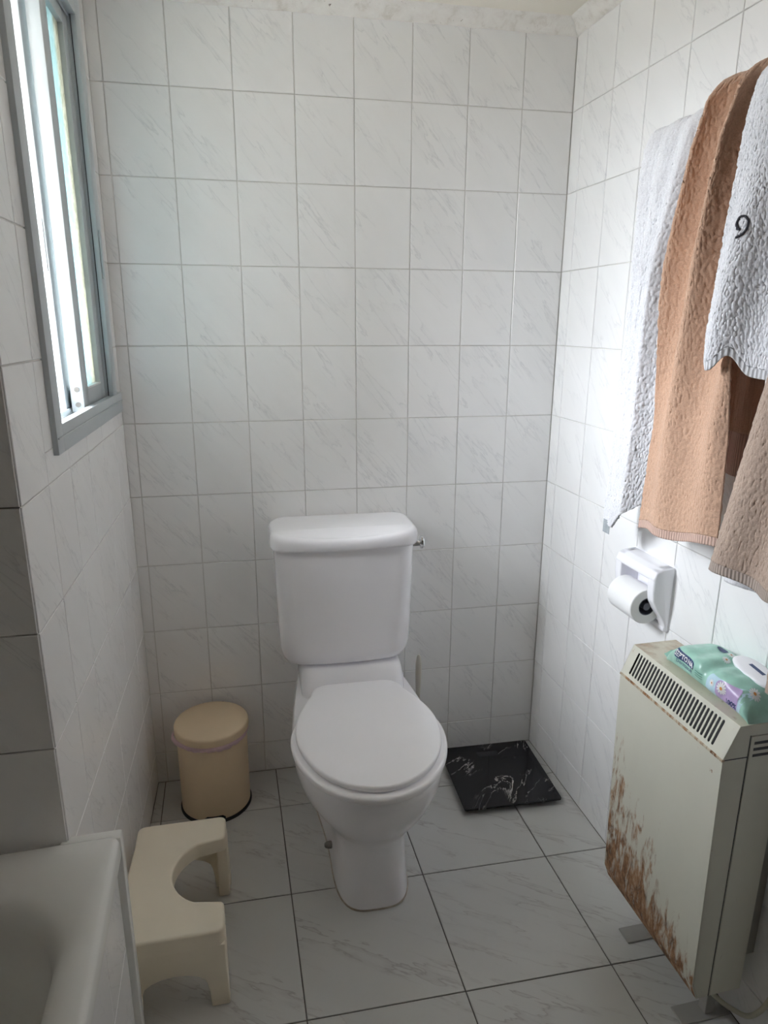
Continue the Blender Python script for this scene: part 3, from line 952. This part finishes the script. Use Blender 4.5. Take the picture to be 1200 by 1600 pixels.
# ------------------------------------------------------------------ storage heater (right wall frame: x = s along the wall, y = -W)
HS0, HS1 = 0.722, 1.045
heater = thing('storage_heater', 'rusty cream storage heater on grey feet against the right wall', 'heater', rw(0, HS0, 0), RZR)
HL = HS1 - HS0
ZB, ZF, ZT = 0.122, 0.667, 0.731
def fw(z): return -(0.147 + 0.013 * (z - ZB) / (ZF - ZB))      # front sheet leans out a little
SL = -0.134                                                     # top edge of the sloping grille
# front sheet with folded foot
part('front_panel', prism([(fw(ZB + .035), 0.035), (fw(ZF), ZF - ZB), (fw(ZF) + 0.004, ZF - ZB), (fw(ZB + .035) + .004, 0.035), (fw(ZB) + 0.016, 0.004), (fw(ZB) + .012, 0.0)], 0.0, HL, 'x', 0.0008, 1), M_HFRONT, heater, 30, loc=(0, 0, ZB))
# casing: shell between the two end sheets
part('casing', prism([(fw(ZB) + .014, ZB + 0.002), (fw(ZB + .035) + .005, ZB + .035), (fw(ZF) + 0.005, ZF - 0.002), (-0.036, ZF - 0.002), (-0.036, ZB + 0.002)], 0.002, HL - 0.002, 'x'), M_HBODY, heater, 0)
part('back_casing', box(0.010, HL - 0.012, -0.036, -0.004, ZB + 0.07, ZT - 0.02), simple('grey_back_sheet', rgb(0.33, 0.32, 0.29), 0.6), heater, 0)
# grille slope with real slots
def grille():
    n = 27
    m0, m1 = 0.022, 0.030
    p0 = np.array([fw(ZF), ZF]); p1 = np.array([SL, ZT])
    Ls = np.linalg.norm(p1 - p0)
    nrm = np.array([-(p1 - p0)[1], (p1 - p0)[0]]) / Ls
    if nrm[0] > 0: nrm = -nrm
    def P(x, t, d=0.0):
        q = p0 + (p1 - p0) * t - nrm * d
        return (x, q[0], q[1])
    V, F = [], []
    pitch = (HL - m0 - m1) / n
    def quad(a, b, c, d):
        k_ = len(V); V.extend([a, b, c, d]); F.append((k_, k_ + 1, k_ + 2, k_ + 3))
    quad(P(0, 0), P(m0, 0), P(m0, 1), P(0, 1))
    quad(P(HL - m1, 0), P(HL, 0), P(HL, 1), P(HL - m1, 1))
    t0, t1 = 0.14, 0.88
    for i in range(n):
        xa = m0 + i * pitch; xb = xa + pitch; xc = (xa + xb) / 2; hw = pitch * 0.29
        rt = hw / Ls
        outer, inner, deep = [], [], []
        cap = []
        for k_ in range(7): cap.append((xc + hw * math.cos(R(180 - 30 * k_)), t1 - rt + rt * math.sin(R(180 - 30 * k_))))
        for k_ in range(7): cap.append((xc + hw * math.cos(R(-30 * k_)), t0 + rt + rt * math.sin(R(-30 * k_))))
        out = []
        for (x, t) in cap:
            out.append((xa + (xb - xa) * min(1, max(0, (x - xc) / hw * 0.5 + 0.5)), 1.0 if t > 0.5 else 0.0))
        m = len(cap); k0 = len(V)
        V.extend([P(x, t) for x, t in out]); V.extend([P(x, t) for x, t in cap]); V.extend([P(x, t, 0.0012) for x, t in cap])
        for j in range(m):
            j2 = (j + 1) % m
            F.append((k0 + j, k0 + j2, k0 + m + j2, k0 + m + j))
            F.append((k0 + m + j, k0 + m + j2, k0 + 2 * m + j2, k0 + 2 * m + j))
    return (np.array(V), F), [P(0.003, 0.08, .007), P(HL - 0.003, 0.08, .007), P(HL - 0.003, 0.92, .007), P(0.003, 0.92, .007)]
gg, dk = grille()
part('vent_grille', gg, M_HBODY, heater, 0)
part('vent_shade_sheet', (np.array(dk), [(0, 1, 2, 3)]), M_BLACK, heater, 0)  # black sheet stands in for the shade behind the slots
part('rusty_seam', box(-0.0005, HL + 0.0005, fw(ZF) - 0.0015, fw(ZF) + 0.004, ZF - 0.004, ZF + 0.0015, 0.0008, 1), M_HLIP, heater, label='rusted seam below the grille')
top = part('top_panel', box(0, HL, SL, -0.030, ZT - 0.003, ZT, 0.001, 1), M_HTOP, heater, 0)
# end faces: strip at the front, sheet behind, with louvres
for (x0, x1, nm) in ((HL - 0.001, HL, 'near'), (0.0, 0.001, 'far')):
    sg = 1 if nm == 'near' else -1
    xo = HL if nm == 'near' else 0.0
    part('end_strip', prism([(fw(ZB) + .012, ZB), (fw(ZB + .035), ZB + .035), (fw(ZF), ZF), (SL, ZT), (-0.032, ZT), (-0.032, ZT - 0.022), (-0.108, ZT - 0.022), (-0.104, ZB)], x0, x1, 'x'), M_HSIDE, heater, 0)
    es = part('end_sheet', prism([(-0.106, ZB + 0.002), (-0.1085, ZT - 0.0235), (-0.034, ZT - 0.0235), (-0.036, ZB + 0.002)], xo - 0.002 if sg > 0 else -0.0015, xo + 0.0015 if sg > 0 else 0.002, 'x', 0.0006, 1), M_HBODY, heater, 0)
    if sg > 0:
        for q in range(3):
            zz = ZT - 0.034 - q * 0.0125
            part('louvre', box(HL + 0.0012, HL + 0.0022, -0.101, -0.040, zz - 0.0055, zz, 0.0003, 1), M_BLACK, es, 0)
        part('gap_line', prism([(-0.1085, ZB), (-0.1105, ZT - 0.021), (-0.1090, ZT - 0.021), (-0.107, ZB)], HL, HL + 0.0004, 'x'), M_BLACK, heater, 0)
        part('gap_line', box(HL, HL + 0.0004, fw(ZF) + .003, -0.110, ZF - 0.0012, ZF + 0.0008), M_BLACK, heater, 0)
# feet
for s0 in (0.045, 0.245):
    ft = part('foot', join(box(s0, s0 + 0.042, -0.122, -0.006, 0.0, 0.004, 0.0015, 1)), M_FOOT, heater)
    part('foot_post', box(s0 + 0.010, s0 + 0.032, -0.062, -0.040, 0.004, ZB + 0.004, 0.001, 1), M_FOOT, ft)
# cable
cp = catmull([rw(0.080, 1.000, 0.121), rw(0.070, 1.005, 0.085), rw(0.045, 1.012, 0.055), rw(0.025, 1.030, 0.045), rw(0.016, 1.058, 0.060), rw(0.012, 1.080, 0.100), rw(0.010, 1.095, 0.15), rw(0.010, 1.12, 0.24)], 8)
cord = part('power_cable', tube(cp, 0.005, 10), M_CORD, None, 60)
cord['label'] = 'cream power cable looping below the heater along the wall'
cord['category'] = 'cable'

# ------------------------------------------------------------------ wet wipes pack on the heater
WL, WW, WH = 0.240, 0.104, 0.056
pack = thing('wet_wipes_pack', 'mint green wet wipes pack with daisies lying on top of the heater', 'wipes pack', rw(0.070, 0.925, ZT), RZR + R(-1.0))
PE = 3.2
def pk_h(x):
    u = abs(x) / (WL / 2)
    return WH * (0.10 + 0.90 * max(0.0, 1 - u ** 5) ** 0.75) * (1 + 0.10 * mnoise.noise(Vector((x * 22, 0.3, 1.7)))) * (1 - 0.16 * math.exp(-((x - 0.004) / 0.012) ** 2))
def pk_w(x):
    u = abs(x) / (WL / 2)
    return WW / 2 * (1 - 0.14 * u ** 7) * (1 + 0.05 * mnoise.noise(Vector((x * 25, 7.3, 2.2)))) * (1 - 0.05 * math.exp(-((x - 0.004) / 0.014) ** 2))
def pk(x, a):
    """point of the film: a in radians, 90 deg is the top, 180 deg the side towards the room"""
    c, s_ = math.cos(a), math.sin(a)
    y = pk_w(x) * math.copysign(abs(c) ** (2 / PE), c)
    z = pk_h(x) / 2 * (1 + math.copysign(abs(s_) ** (2 / PE), s_))
    if s_ > -0.3:
        w = 0.0022 * mnoise.noise(Vector((x * 60, y * 60, z * 60))) + 0.0030 * mnoise.noise(Vector((x * 30 + 5, y * 24, z * 24)))
        y += w * c; z += w * max(0, s_)
    return (x, y, z + 0.0008)
def pk_front(x, z, lift):
    q = max(-0.97, min(0.97, 2 * z / pk_h(x) - 1))
    s_ = math.copysign(abs(q) ** (PE / 2), q)
    p = pk(x, math.pi - math.asin(s_))
    return (p[0], p[1] - lift, p[2] + lift * max(0, s_))
def pk_top(x, y, lift):
    q = max(-0.97, min(0.97, y / pk_w(x)))
    c = math.copysign(abs(q) ** (PE / 2), q)
    p = pk(x, math.acos(c))
    return (p[0], p[1], p[2] + lift)
xs = np.linspace(-WL / 2, WL / 2, 90)
part('wrapper', fixn(loft([[pk(x, a_) for a_ in np.linspace(0, 2 * math.pi, 72, endpoint=False)] for x in xs])), M_MINT, pack, 70)
# crimped seal at the far end
part('seal_flap', fixn(loft([[(-WL / 2 + 0.006 - 0.018 * k, y, 0.004 + 0.010 * k + 0.003 * math.sin(y * 190) * k) for y in np.linspace(-0.042, 0.042, 30)] +
                             [(-WL / 2 + 0.006 - 0.018 * k, y, 0.003 + 0.010 * k + 0.003 * math.sin(y * 190) * k) for y in np.linspace(0.042, -0.042, 30)] for k in (0, 0.5, 1)])), M_MINT, pack, 60)
def decal(name, geo, mat, cx, cy, ang=0.0, lift=0.0006, parent=None, side='front'):
    V, F = geo
    c, s_ = math.cos(ang), math.sin(ang)
    fn = pk_front if side == 'front' else pk_top
    return part(name, (np.array([fn(cx + x * c - y * s_, cy + x * s_ + y * c, lift) for x, y, z in V]), F), mat, parent or pack, 60)
def patch(hx, hy, r, nx=16, ny=12):
    V, F = [], []
    for i in range(nx + 1):
        for j in range(ny + 1):
            u, v = -1 + 2 * i / nx, -1 + 2 * j / ny
            k_ = 1.0
            if r > 0:
                p = (abs(u) ** r + abs(v) ** r) ** (1 / r)
                k_ = max(abs(u), abs(v)) / p if p > 0 else 1
            V.append((u * hx * k_, v * hy * k_, 0))
    for i in range(nx):
        for j in range(ny):
            a0 = i * (ny + 1) + j
            F.append((a0, a0 + ny + 1, a0 + ny + 2, a0 + 1))
    return np.array(V), F
decal('blue_print', patch(0.046, 0.022, 5), M_SKYB, 0.056, 0.0255, 0, 0.0005)
decal('lilac_print', patch(0.027, 0.022, 4), M_LILAC, 0.066, 0.0255, 0, 0.0009)
decal('name_badge', patch(0.030, 0.0080, 6), M_NAVY, -0.058, 0.0360, R(-3), 0.0008)
decal('lettering', text_geo('SEPTONA', 0.0132, 0.0, 0.0003), M_WHITEP, -0.058, 0.0360, R(-3), 0.0014)
decal('lettering', text_geo('Dermasoft', 0.0110, 0.0), M_NAVY, -0.056, 0.0225, R(-3), 0.0008)
decal('lettering', text_geo('100%', 0.0130, 0.0, 0.0003), M_NAVY, 0.078, 0.0170, 0, 0.0014)
for q in range(3):
    decal('small_print', patch(0.010, 0.0007, 0, 6, 1), M_GREENP, -0.012, 0.0310 - 0.0048 * q, R(-3), 0.0009)
decal('top_badge', patch(0.013, 0.006, 4), M_NAVY, -0.045, 0.022, R(-8), 0.0009, None, 'top')
def daisy(cx, cy, r, lift, side):
    V, F = [], []
    for k_ in range(12):
        a0 = 2 * math.pi * k_ / 12
        idx = len(V)
        for (rr, w) in ((0.22, 0.05), (0.6, 0.15), (0.9, 0.13), (1.0, 0.0)):
            for sg in (-1, 1):
                V.append((r * (rr * math.cos(a0) - sg * w * math.sin(a0)), r * (rr * math.sin(a0) + sg * w * math.cos(a0)), 0))
        for q in range(3):
            b0 = idx + 2 * q
            F.append((b0, b0 + 1, b0 + 3, b0 + 2))
    d = decal('daisy_print', (np.array(V), F), M_WHITEP, cx, cy, 0, lift, None, side)
    a_ = np.linspace(0, 2 * np.pi, 12, endpoint=False)
    decal('daisy_centre', (np.stack([r * .26 * np.cos(a_), r * .26 * np.sin(a_), 0 * a_], 1), [tuple(range(12))]), M_ORANGE, cx, cy, 0, lift + 0.0005, d, side)
daisy(0.054, 0.034, 0.0120, 0.0014, 'front'); daisy(0.027, 0.031, 0.0068, 0.0012, 'front')
daisy(0.096, -0.020, 0.010, 0.0012, 'top'); daisy(-0.020, 0.022, 0.008, 0.0010, 'top'); daisy(-0.010, 0.004, 0.008, 0.0010, 'top')
# hard plastic flip lid
LZ = max(pk_top(x, y, 0)[2] for x in (0.03, 0.05, 0.07) for y in (-0.01, 0.01, 0.025)) - 0.001
def lidring(hx, hy, dz):
    pts = []
    for t in np.linspace(0, 2 * np.pi, 56, endpoint=False):
        c, s_ = math.cos(t), math.sin(t)
        x = 0.050 + hx * math.copysign(abs(c) ** 0.8, c); y = 0.018 + hy * math.copysign(abs(s_) ** 0.8, s_)
        pts.append((x, y, LZ + dz - 0.10 * (x - 0.05)))
    return np.array(pts)
fl_ = part('flip_lid', fixn(loft([lidring(.048, .024, -.004), lidring(.050, .026, .001), lidring(.049, .025, .0035), lidring(.042, .019, .0055), lidring(.014, .008, .0062)])), M_SEAT, pack, 60, label='white flip lid')
part('lid_badge', (np.array([(x, y, LZ + 0.0066 - 0.10 * (x - 0.05)) for x, y in ((0.034, 0.014), (0.070, 0.014), (0.070, 0.022), (0.034, 0.022))]), [(0, 1, 2, 3)]), M_NAVY, fl_, 0)

# ------------------------------------------------------------------ toilet roll holder and roll
TS = 0.578
hold = thing('toilet_roll_holder', 'white ceramic toilet roll holder set in the right wall above the heater', 'roll holder', rw(0, TS, 0.712), RZR)
TWh, TH = 0.082, 0.164
def trect(w, h, r, y, n=6):
    rr_ = rrect(0, 0, w, h, r, 0, n)
    return np.stack([rr_[:, 0], np.full(len(rr_), y), rr_[:, 1] + TH / 2], 1)
part('backplate', fixn(loft([trect(TWh, TH / 2, .012, -0.001), trect(TWh, TH / 2, .012, -0.0035), trect(TWh - .003, TH / 2 - .003, .010, -0.0055), trect(TWh - .02, TH / 2 - .02, .008, -0.0055)])), M_CERAMIC, hold, 60)
side_prof = [(-0.004, 0.004), (-0.012, 0.004), (-0.016, 0.020), (-0.024, 0.038), (-0.040, 0.060), (-0.052, 0.082), (-0.055, 0.105), (-0.055, 0.138), (-0.050, 0.152), (-0.036, 0.159), (-0.004, 0.161)]
for s in (-1, 1):
    part('side_arm', prism(side_prof, s * 0.0545, s * 0.080, 'x', 0.006, 3), M_CERAMIC, hold, 60)
part('hood', prism([(-0.004, 0.161), (-0.036, 0.159), (-0.050, 0.152), (-0.0555, 0.138), (-0.0555, 0.132), (-0.048, 0.128), (-0.004, 0.128)], -0.079, 0.079, 'x', 0.004, 3), M_CERAMIC, hold, 60)
part('sill', box(-0.078, 0.078, -0.016, -0.004, 0.004, 0.018, 0.004, 2), M_CERAMIC, hold)
part('spindle', tube([(-0.0545, -0.0485, 0.061), (0.0545, -0.0485, 0.061)], 0.009, 16), M_CORE, hold)
RC = (0.0, -0.056, 0.070)
roll = thing('toilet_roll', 'white toilet paper roll sitting in the ceramic holder', 'toilet roll', rw(0.0485, TS + 0.004, 0.712 + 0.061), RZR)
def ringx(r, x, n=48): 
    a_ = np.linspace(0, 2 * np.pi, n, endpoint=False)
    return np.stack([np.full(n, x), r * np.cos(a_), r * np.sin(a_)], 1)
part('paper', fixn(loft([ringx(0.021, -.050), ringx(0.0410, -.050), ringx(0.0425, -.0485), ringx(0.0425, .0485), ringx(0.0410, .050), ringx(0.021, .050)], False, False)), M_PAPER, roll, 40)
part('core', fixn(loft([ringx(0.021, -.0505), ringx(0.0195, -.0505), ringx(0.0195, .0505), ringx(0.021, .0505)], False, False)), M_CORE, roll, 40)

# ------------------------------------------------------------------ towel rail and towels
RAIL_W, RAIL_Z = 0.062, 1.772
rail = thing('towel_rail', 'chrome towel rail on the right wall under the hanging towels', 'towel rail', rw(0, 0.50, RAIL_Z), RZR)
part('bar', tube([(0.0, -RAIL_W, 0), (0.85, -RAIL_W, 0)], 0.008, 16), M_CHROME, rail)
for x in (0.012, 0.838):
    br = part('bracket', tube([(x, -0.001, 0), (x, -RAIL_W, 0)], 0.007, 14), M_CHROME, rail)
    part('wall_rose', tube([(x, -0.0022, 0), (x, -0.010, 0)], 0.020, 24), M_CHROME, br)

def interp(rows, z):
    """rows: list of tuples sorted from top to bottom; first entry is z"""
    A = np.array(rows, float)[::-1]
    return [np.interp(z, A[:, 0], A[:, i]) for i in range(1, A.shape[1])]

def towel(name, label, mat, rows, hem, folds, back, nu=170, nv=330, fuzz=0.00045, seed=1, thick=0.006, hem_mat=None, ztop=None, group='towels hanging on the rail', curl=None):
    """rows: z, s_left, s_right, W_left, W_right of the hanging front; hem(u) lowest z; folds(u, k) adds W and s; back: (z_bottom, W)"""
    zt = rows[0][0] if ztop is None else ztop
    rn = np.random.default_rng(seed)
    t = thing(name, label, 'towel', rw(0, 0, 0), RZR, group)
    vs_f = np.linspace(0, 1, nv)
    U = np.linspace(0, 1, nu)
    P = np.zeros((nv + 60, nu, 3))
    for j, u in enumerate(U):
        zb = hem(u)
        z = zt + (zb - zt) * vs_f
        sl, sr, wl, wr = interp(rows, np.clip(z, rows[-1][0], rows[0][0]))
        k = (zt - z) / (zt - rows[-1][0])
        dW, dS = folds(u, k)
        wt = wl + (wr - wl) * u
        # round the shoulder over the rail
        sh = np.clip((zt - z) / 0.05, 0, 1)
        W_ = RAIL_W + (wt + dW - RAIL_W) * np.sqrt(1 - (1 - sh) ** 2)
        S_ = sl + (sr - sl) * u + dS * sh
        P[60:, j] = np.stack([S_, -W_, z], 1)
        # back drop behind the rail
        kb = np.linspace(1, 0, 60)
        zb2 = zt - (zt - back[0]) * kb ** 1.0
        sh2 = np.clip((zt - zb2) / 0.03, 0, 1)
        Wb = RAIL_W - (RAIL_W - back[1]) * np.sqrt(1 - (1 - sh2) ** 2) + 0.004 * np.sin(u * 19 + kb * 3)
        sl0, sr0 = rows[0][1], rows[0][2]
        e0, e1 = (back[2], back[3]) if len(back) > 2 else (sl0, sr0)
        P[:60, j] = np.stack([(sl0 + (e0 - sl0) * kb) * (1 - u) + (sr0 + (e1 - sr0) * kb) * u, -Wb, zb2], 1)
    if curl: P = curl(P, U, vs_f)
    # terry loops: small random relief along the normal
    du = np.gradient(P, axis=1); dv = np.gradient(P, axis=0)
    N = np.cross(du, dv); N /= np.linalg.norm(N, axis=2, keepdims=True) + 1e-12
    nz = rn.normal(size=P.shape[:2])
    for ax in (0, 1):
        nz = nz + 0.35 * (np.roll(nz, 1, ax) + np.roll(nz, -1, ax))
    nz /= nz.std()
    fz = np.full(P.shape[:2], fuzz)
    nh = 7 if hem_mat else 0
    if nh: fz[-nh:] *= 0.1; fz[:nh] *= 0.1
    P = P + N * (nz * fz)[..., None]
    nr = P.shape[0]
    idx = np.arange(nr * nu).reshape(nr, nu)
    F = np.stack([idx[:-1, :-1], idx[1:, :-1], idx[1:, 1:], idx[:-1, 1:]], -1)
    def build(nm, fs, m):
        used = np.unique(fs)
        mp = np.full(nr * nu, -1); mp[used] = np.arange(len(used))
        me = bpy.data.meshes.new(nm)
        me.from_pydata(P.reshape(-1, 3)[used].tolist(), [], mp[fs].reshape(-1, 4).tolist())
        me.update(); me.materials.append(m)
        me.polygons.foreach_set('use_smooth', [True] * len(me.polygons))
        o = link(nm, me, t)
        md = o.modifiers.new('thickness', 'SOLIDIFY'); md.thickness = thick; md.offset = 0.0
        return o
    if nh:
        build('cloth', F[nh:-nh], mat)
        build('hem', F[-nh:], hem_mat)
        build('hem', F[:nh], hem_mat)
    else:
        build('cloth', F, mat)
    return t, P

pi = math.pi
# white towel at the far end, narrow folded slab hanging to the lowest point
def f1(u, k):
    ridge = np.interp(u, [0, .25, .50, .64, .74, 1], [0, .016, .030, .034, .018, -.020])
    return ridge * (0.25 + 0.75 * np.clip(k * 3, 0, 1)) + 0.008 * np.sin(2 * pi * (3.4 * u + 0.15)) * np.clip(1.1 - 1.2 * k, 0.12, 1), 0.004 * np.sin(7 * k + u * 3)
t1_, P1 = towel('white_towel', 'white terry towel at the far end of the rail, nearest the back wall', M_TW,
      [(1.790, 0.510, 0.765, .078, .084), (1.70, 0.508, 0.745, .088, .085), (1.60, 0.509, 0.715, .088, .082), (1.50, 0.510, 0.685, .088, .075), (1.20, 0.504, 0.656, .088, .072), (0.90, 0.490, 0.625, .094, .070)],
      lambda u: 0.945 + 0.17 * max(0, u - 0.40) ** 1.0, f1, (1.15, .022), seed=3, fuzz=0.0006)
tg_ = P1[-1, 34]
part('care_tag', box(tg_[0] - 0.014, tg_[0] + 0.014, tg_[1] - 0.0055, tg_[1] - 0.0045, tg_[2] - 0.022, tg_[2] + 0.010, 0.0003, 1), M_TAG, t1_, label='small grey care tag')
def f2(u, k):
    ph = u + 0.50 * np.clip(k, 0, 0.7)
    return 0.026 * np.sin(2 * pi * (1.9 * ph - 0.10)) * np.clip(1.35 - 1.2 * k, 0.22, 1.0) + 0.016 * np.sin(pi * u), 0.014 * np.sin(2 * pi * (1.9 * ph + .15)) * np.clip(1 - k, 0, 1)
towel('peach_towel', 'peach terry towel between the two white ones, with a ribbed hem', M_TP,
      [(1.818, 0.728, 0.890, .085, .090), (1.70, 0.724, 0.890, .112, .115), (1.60, 0.706, 0.892, .114, .116), (1.50, 0.692, 0.895, .116, .116), (1.25, 0.682, 0.905, .118, .116), (0.95, 0.664, 0.912, .116, .116)],
      lambda u: 0.978 + 0.034 * u + 0.004 * math.sin(u * 9), f2, (1.125, .034, 0.70, 0.93), seed=5, hem_mat=M_HEMP)
def f3(u, k):
    ridge = np.exp(-((u - 0.30) / 0.26) ** 2)
    return 0.034 * ridge * (0.45 + 0.55 * np.clip(1.6 * k, 0, 1)) + 0.003 * np.sin(2 * pi * (1.8 * u + k)), 0.004 * np.sin(5 * k + 2 * u)
t3_, P3 = towel('white_hand_towel', 'short white towel embroidered with dark figures, draped over the rail beside the peach towel', M_TW,
      [(1.815, 0.848, 1.020, .100, .100), (1.70, 0.872, 1.015, .138, .105), (1.62, 0.868, 1.005, .140, .100), (1.55, 0.862, 1.000, .142, .095), (1.38, 0.852, 0.985, .142, .090), (1.28, 0.855, 0.980, .140, .090)],
      lambda u: 1.385 - 0.055 * min(1, u / 0.22) + 0.030 * math.exp(-((u - 0.42) / 0.10) ** 2) - 0.02 * u, f3, (1.45, .050, 0.86, 1.0), seed=8, hem_mat=M_HEMW, nv=220, fuzz=0.0006)
def f4(u, k):
    return 0.014 * np.sin(2 * pi * (1.4 * u + 0.1)) + 0.012 * np.sin(pi * u), 0.0 * k
towel('taupe_towel', 'taupe brown terry towel in front, at the near end of the rail', M_TB,
      [(1.800, 1.00, 1.20, .082, .086), (1.60, 1.020, 1.215, .128, .130), (1.34, 1.015, 1.20, .146, .146), (1.15, 0.980, 1.17, .150, .150), (0.95, 0.940, 1.14, .150, .150)],
      lambda u: 0.988 + 0.004 * math.sin(u * 8), f4, (1.01, .020, 0.80, 1.10), seed=11, hem_mat=M_HEMB)
towel('white_bath_towel', 'white towel mostly hidden behind the taupe towel, its hem showing below', M_TW,
      [(1.792, 0.990, 1.18, .076, .078), (1.60, 0.995, 1.18, .106, .106), (1.30, 0.958, 1.17, .110, .110), (0.90, 0.930, 1.14, .112, .112)],
      lambda u: 0.958 + 0.004 * math.sin(u * 5), lambda u, k: (0.006 * np.sin(2 * pi * 2 * u), 0 * k), (1.05, .024, 0.95, 1.1), seed=14, nu=100, nv=200)
towel('brown_towel', 'long brown towel at the right edge, reaching down almost to the wipes pack', M_TB,
      [(1.796, 1.15, 1.33, .078, .078), (1.40, 1.09, 1.30, .100, .10), (1.0, 1.045, 1.26, .094, .094), (0.75, 1.040, 1.24, .088, .09)],
      lambda u: 0.790 + 0.02 * u, lambda u, k: (0.004 * np.sin(2 * pi * 2 * u), 0 * k), (1.1, .024), seed=17, nu=100, nv=220)

# embroidery on the short white towel, following its cloth
FR = P3[60:].reshape(-1, 3)
def on_cloth(ds, dz, s0, z0):
    d = (FR[:, 0] - s0 - ds) ** 2 + (FR[:, 2] - z0 - dz) ** 2
    near = FR[np.argsort(d)[:6]].mean(0)
    return np.array([s0 + ds, near[1] - 0.0045, z0 + dz])
def stitch(name, pts, s0, z0, r=0.0019):
    path = catmull([on_cloth(a, b, s0, z0) for a, b in pts], 4)
    P_ = np.array(path)
    for _ in range(3): P_[1:-1, 1] = (P_[:-2, 1] + P_[1:-1, 1] + P_[2:, 1]) / 3
    return part(name, tube(P_.tolist(), r, 8), M_THREAD, t3_, 60)
nine = [(-0.001, -0.004), (-0.006, -0.0025)] + [(0.0075 * math.cos(R(a_)), 0.006 + 0.0095 * math.sin(R(a_))) for a_ in range(230, -20, -22)] + [(0.0072, -0.002), (0.0045, -0.009), (0.0, -0.0135), (-0.005, -0.016)]
stitch('embroidered_figure', nine, 0.912, 1.552)
stitch('embroidered_figure', [(0.001, 0.012), (-0.001, 0.006), (0.0015, 0.004), (-0.001, -0.004), (-0.002, -0.012)], 0.944, 1.532, 0.0012)
stitch('embroidered_figure', [(0.006, 0.012), (0.001, 0.008), (0.005, 0.0), (0.006, -0.008), (-0.002, -0.013), (-0.005, -0.009)], 0.962, 1.470, 0.0020)
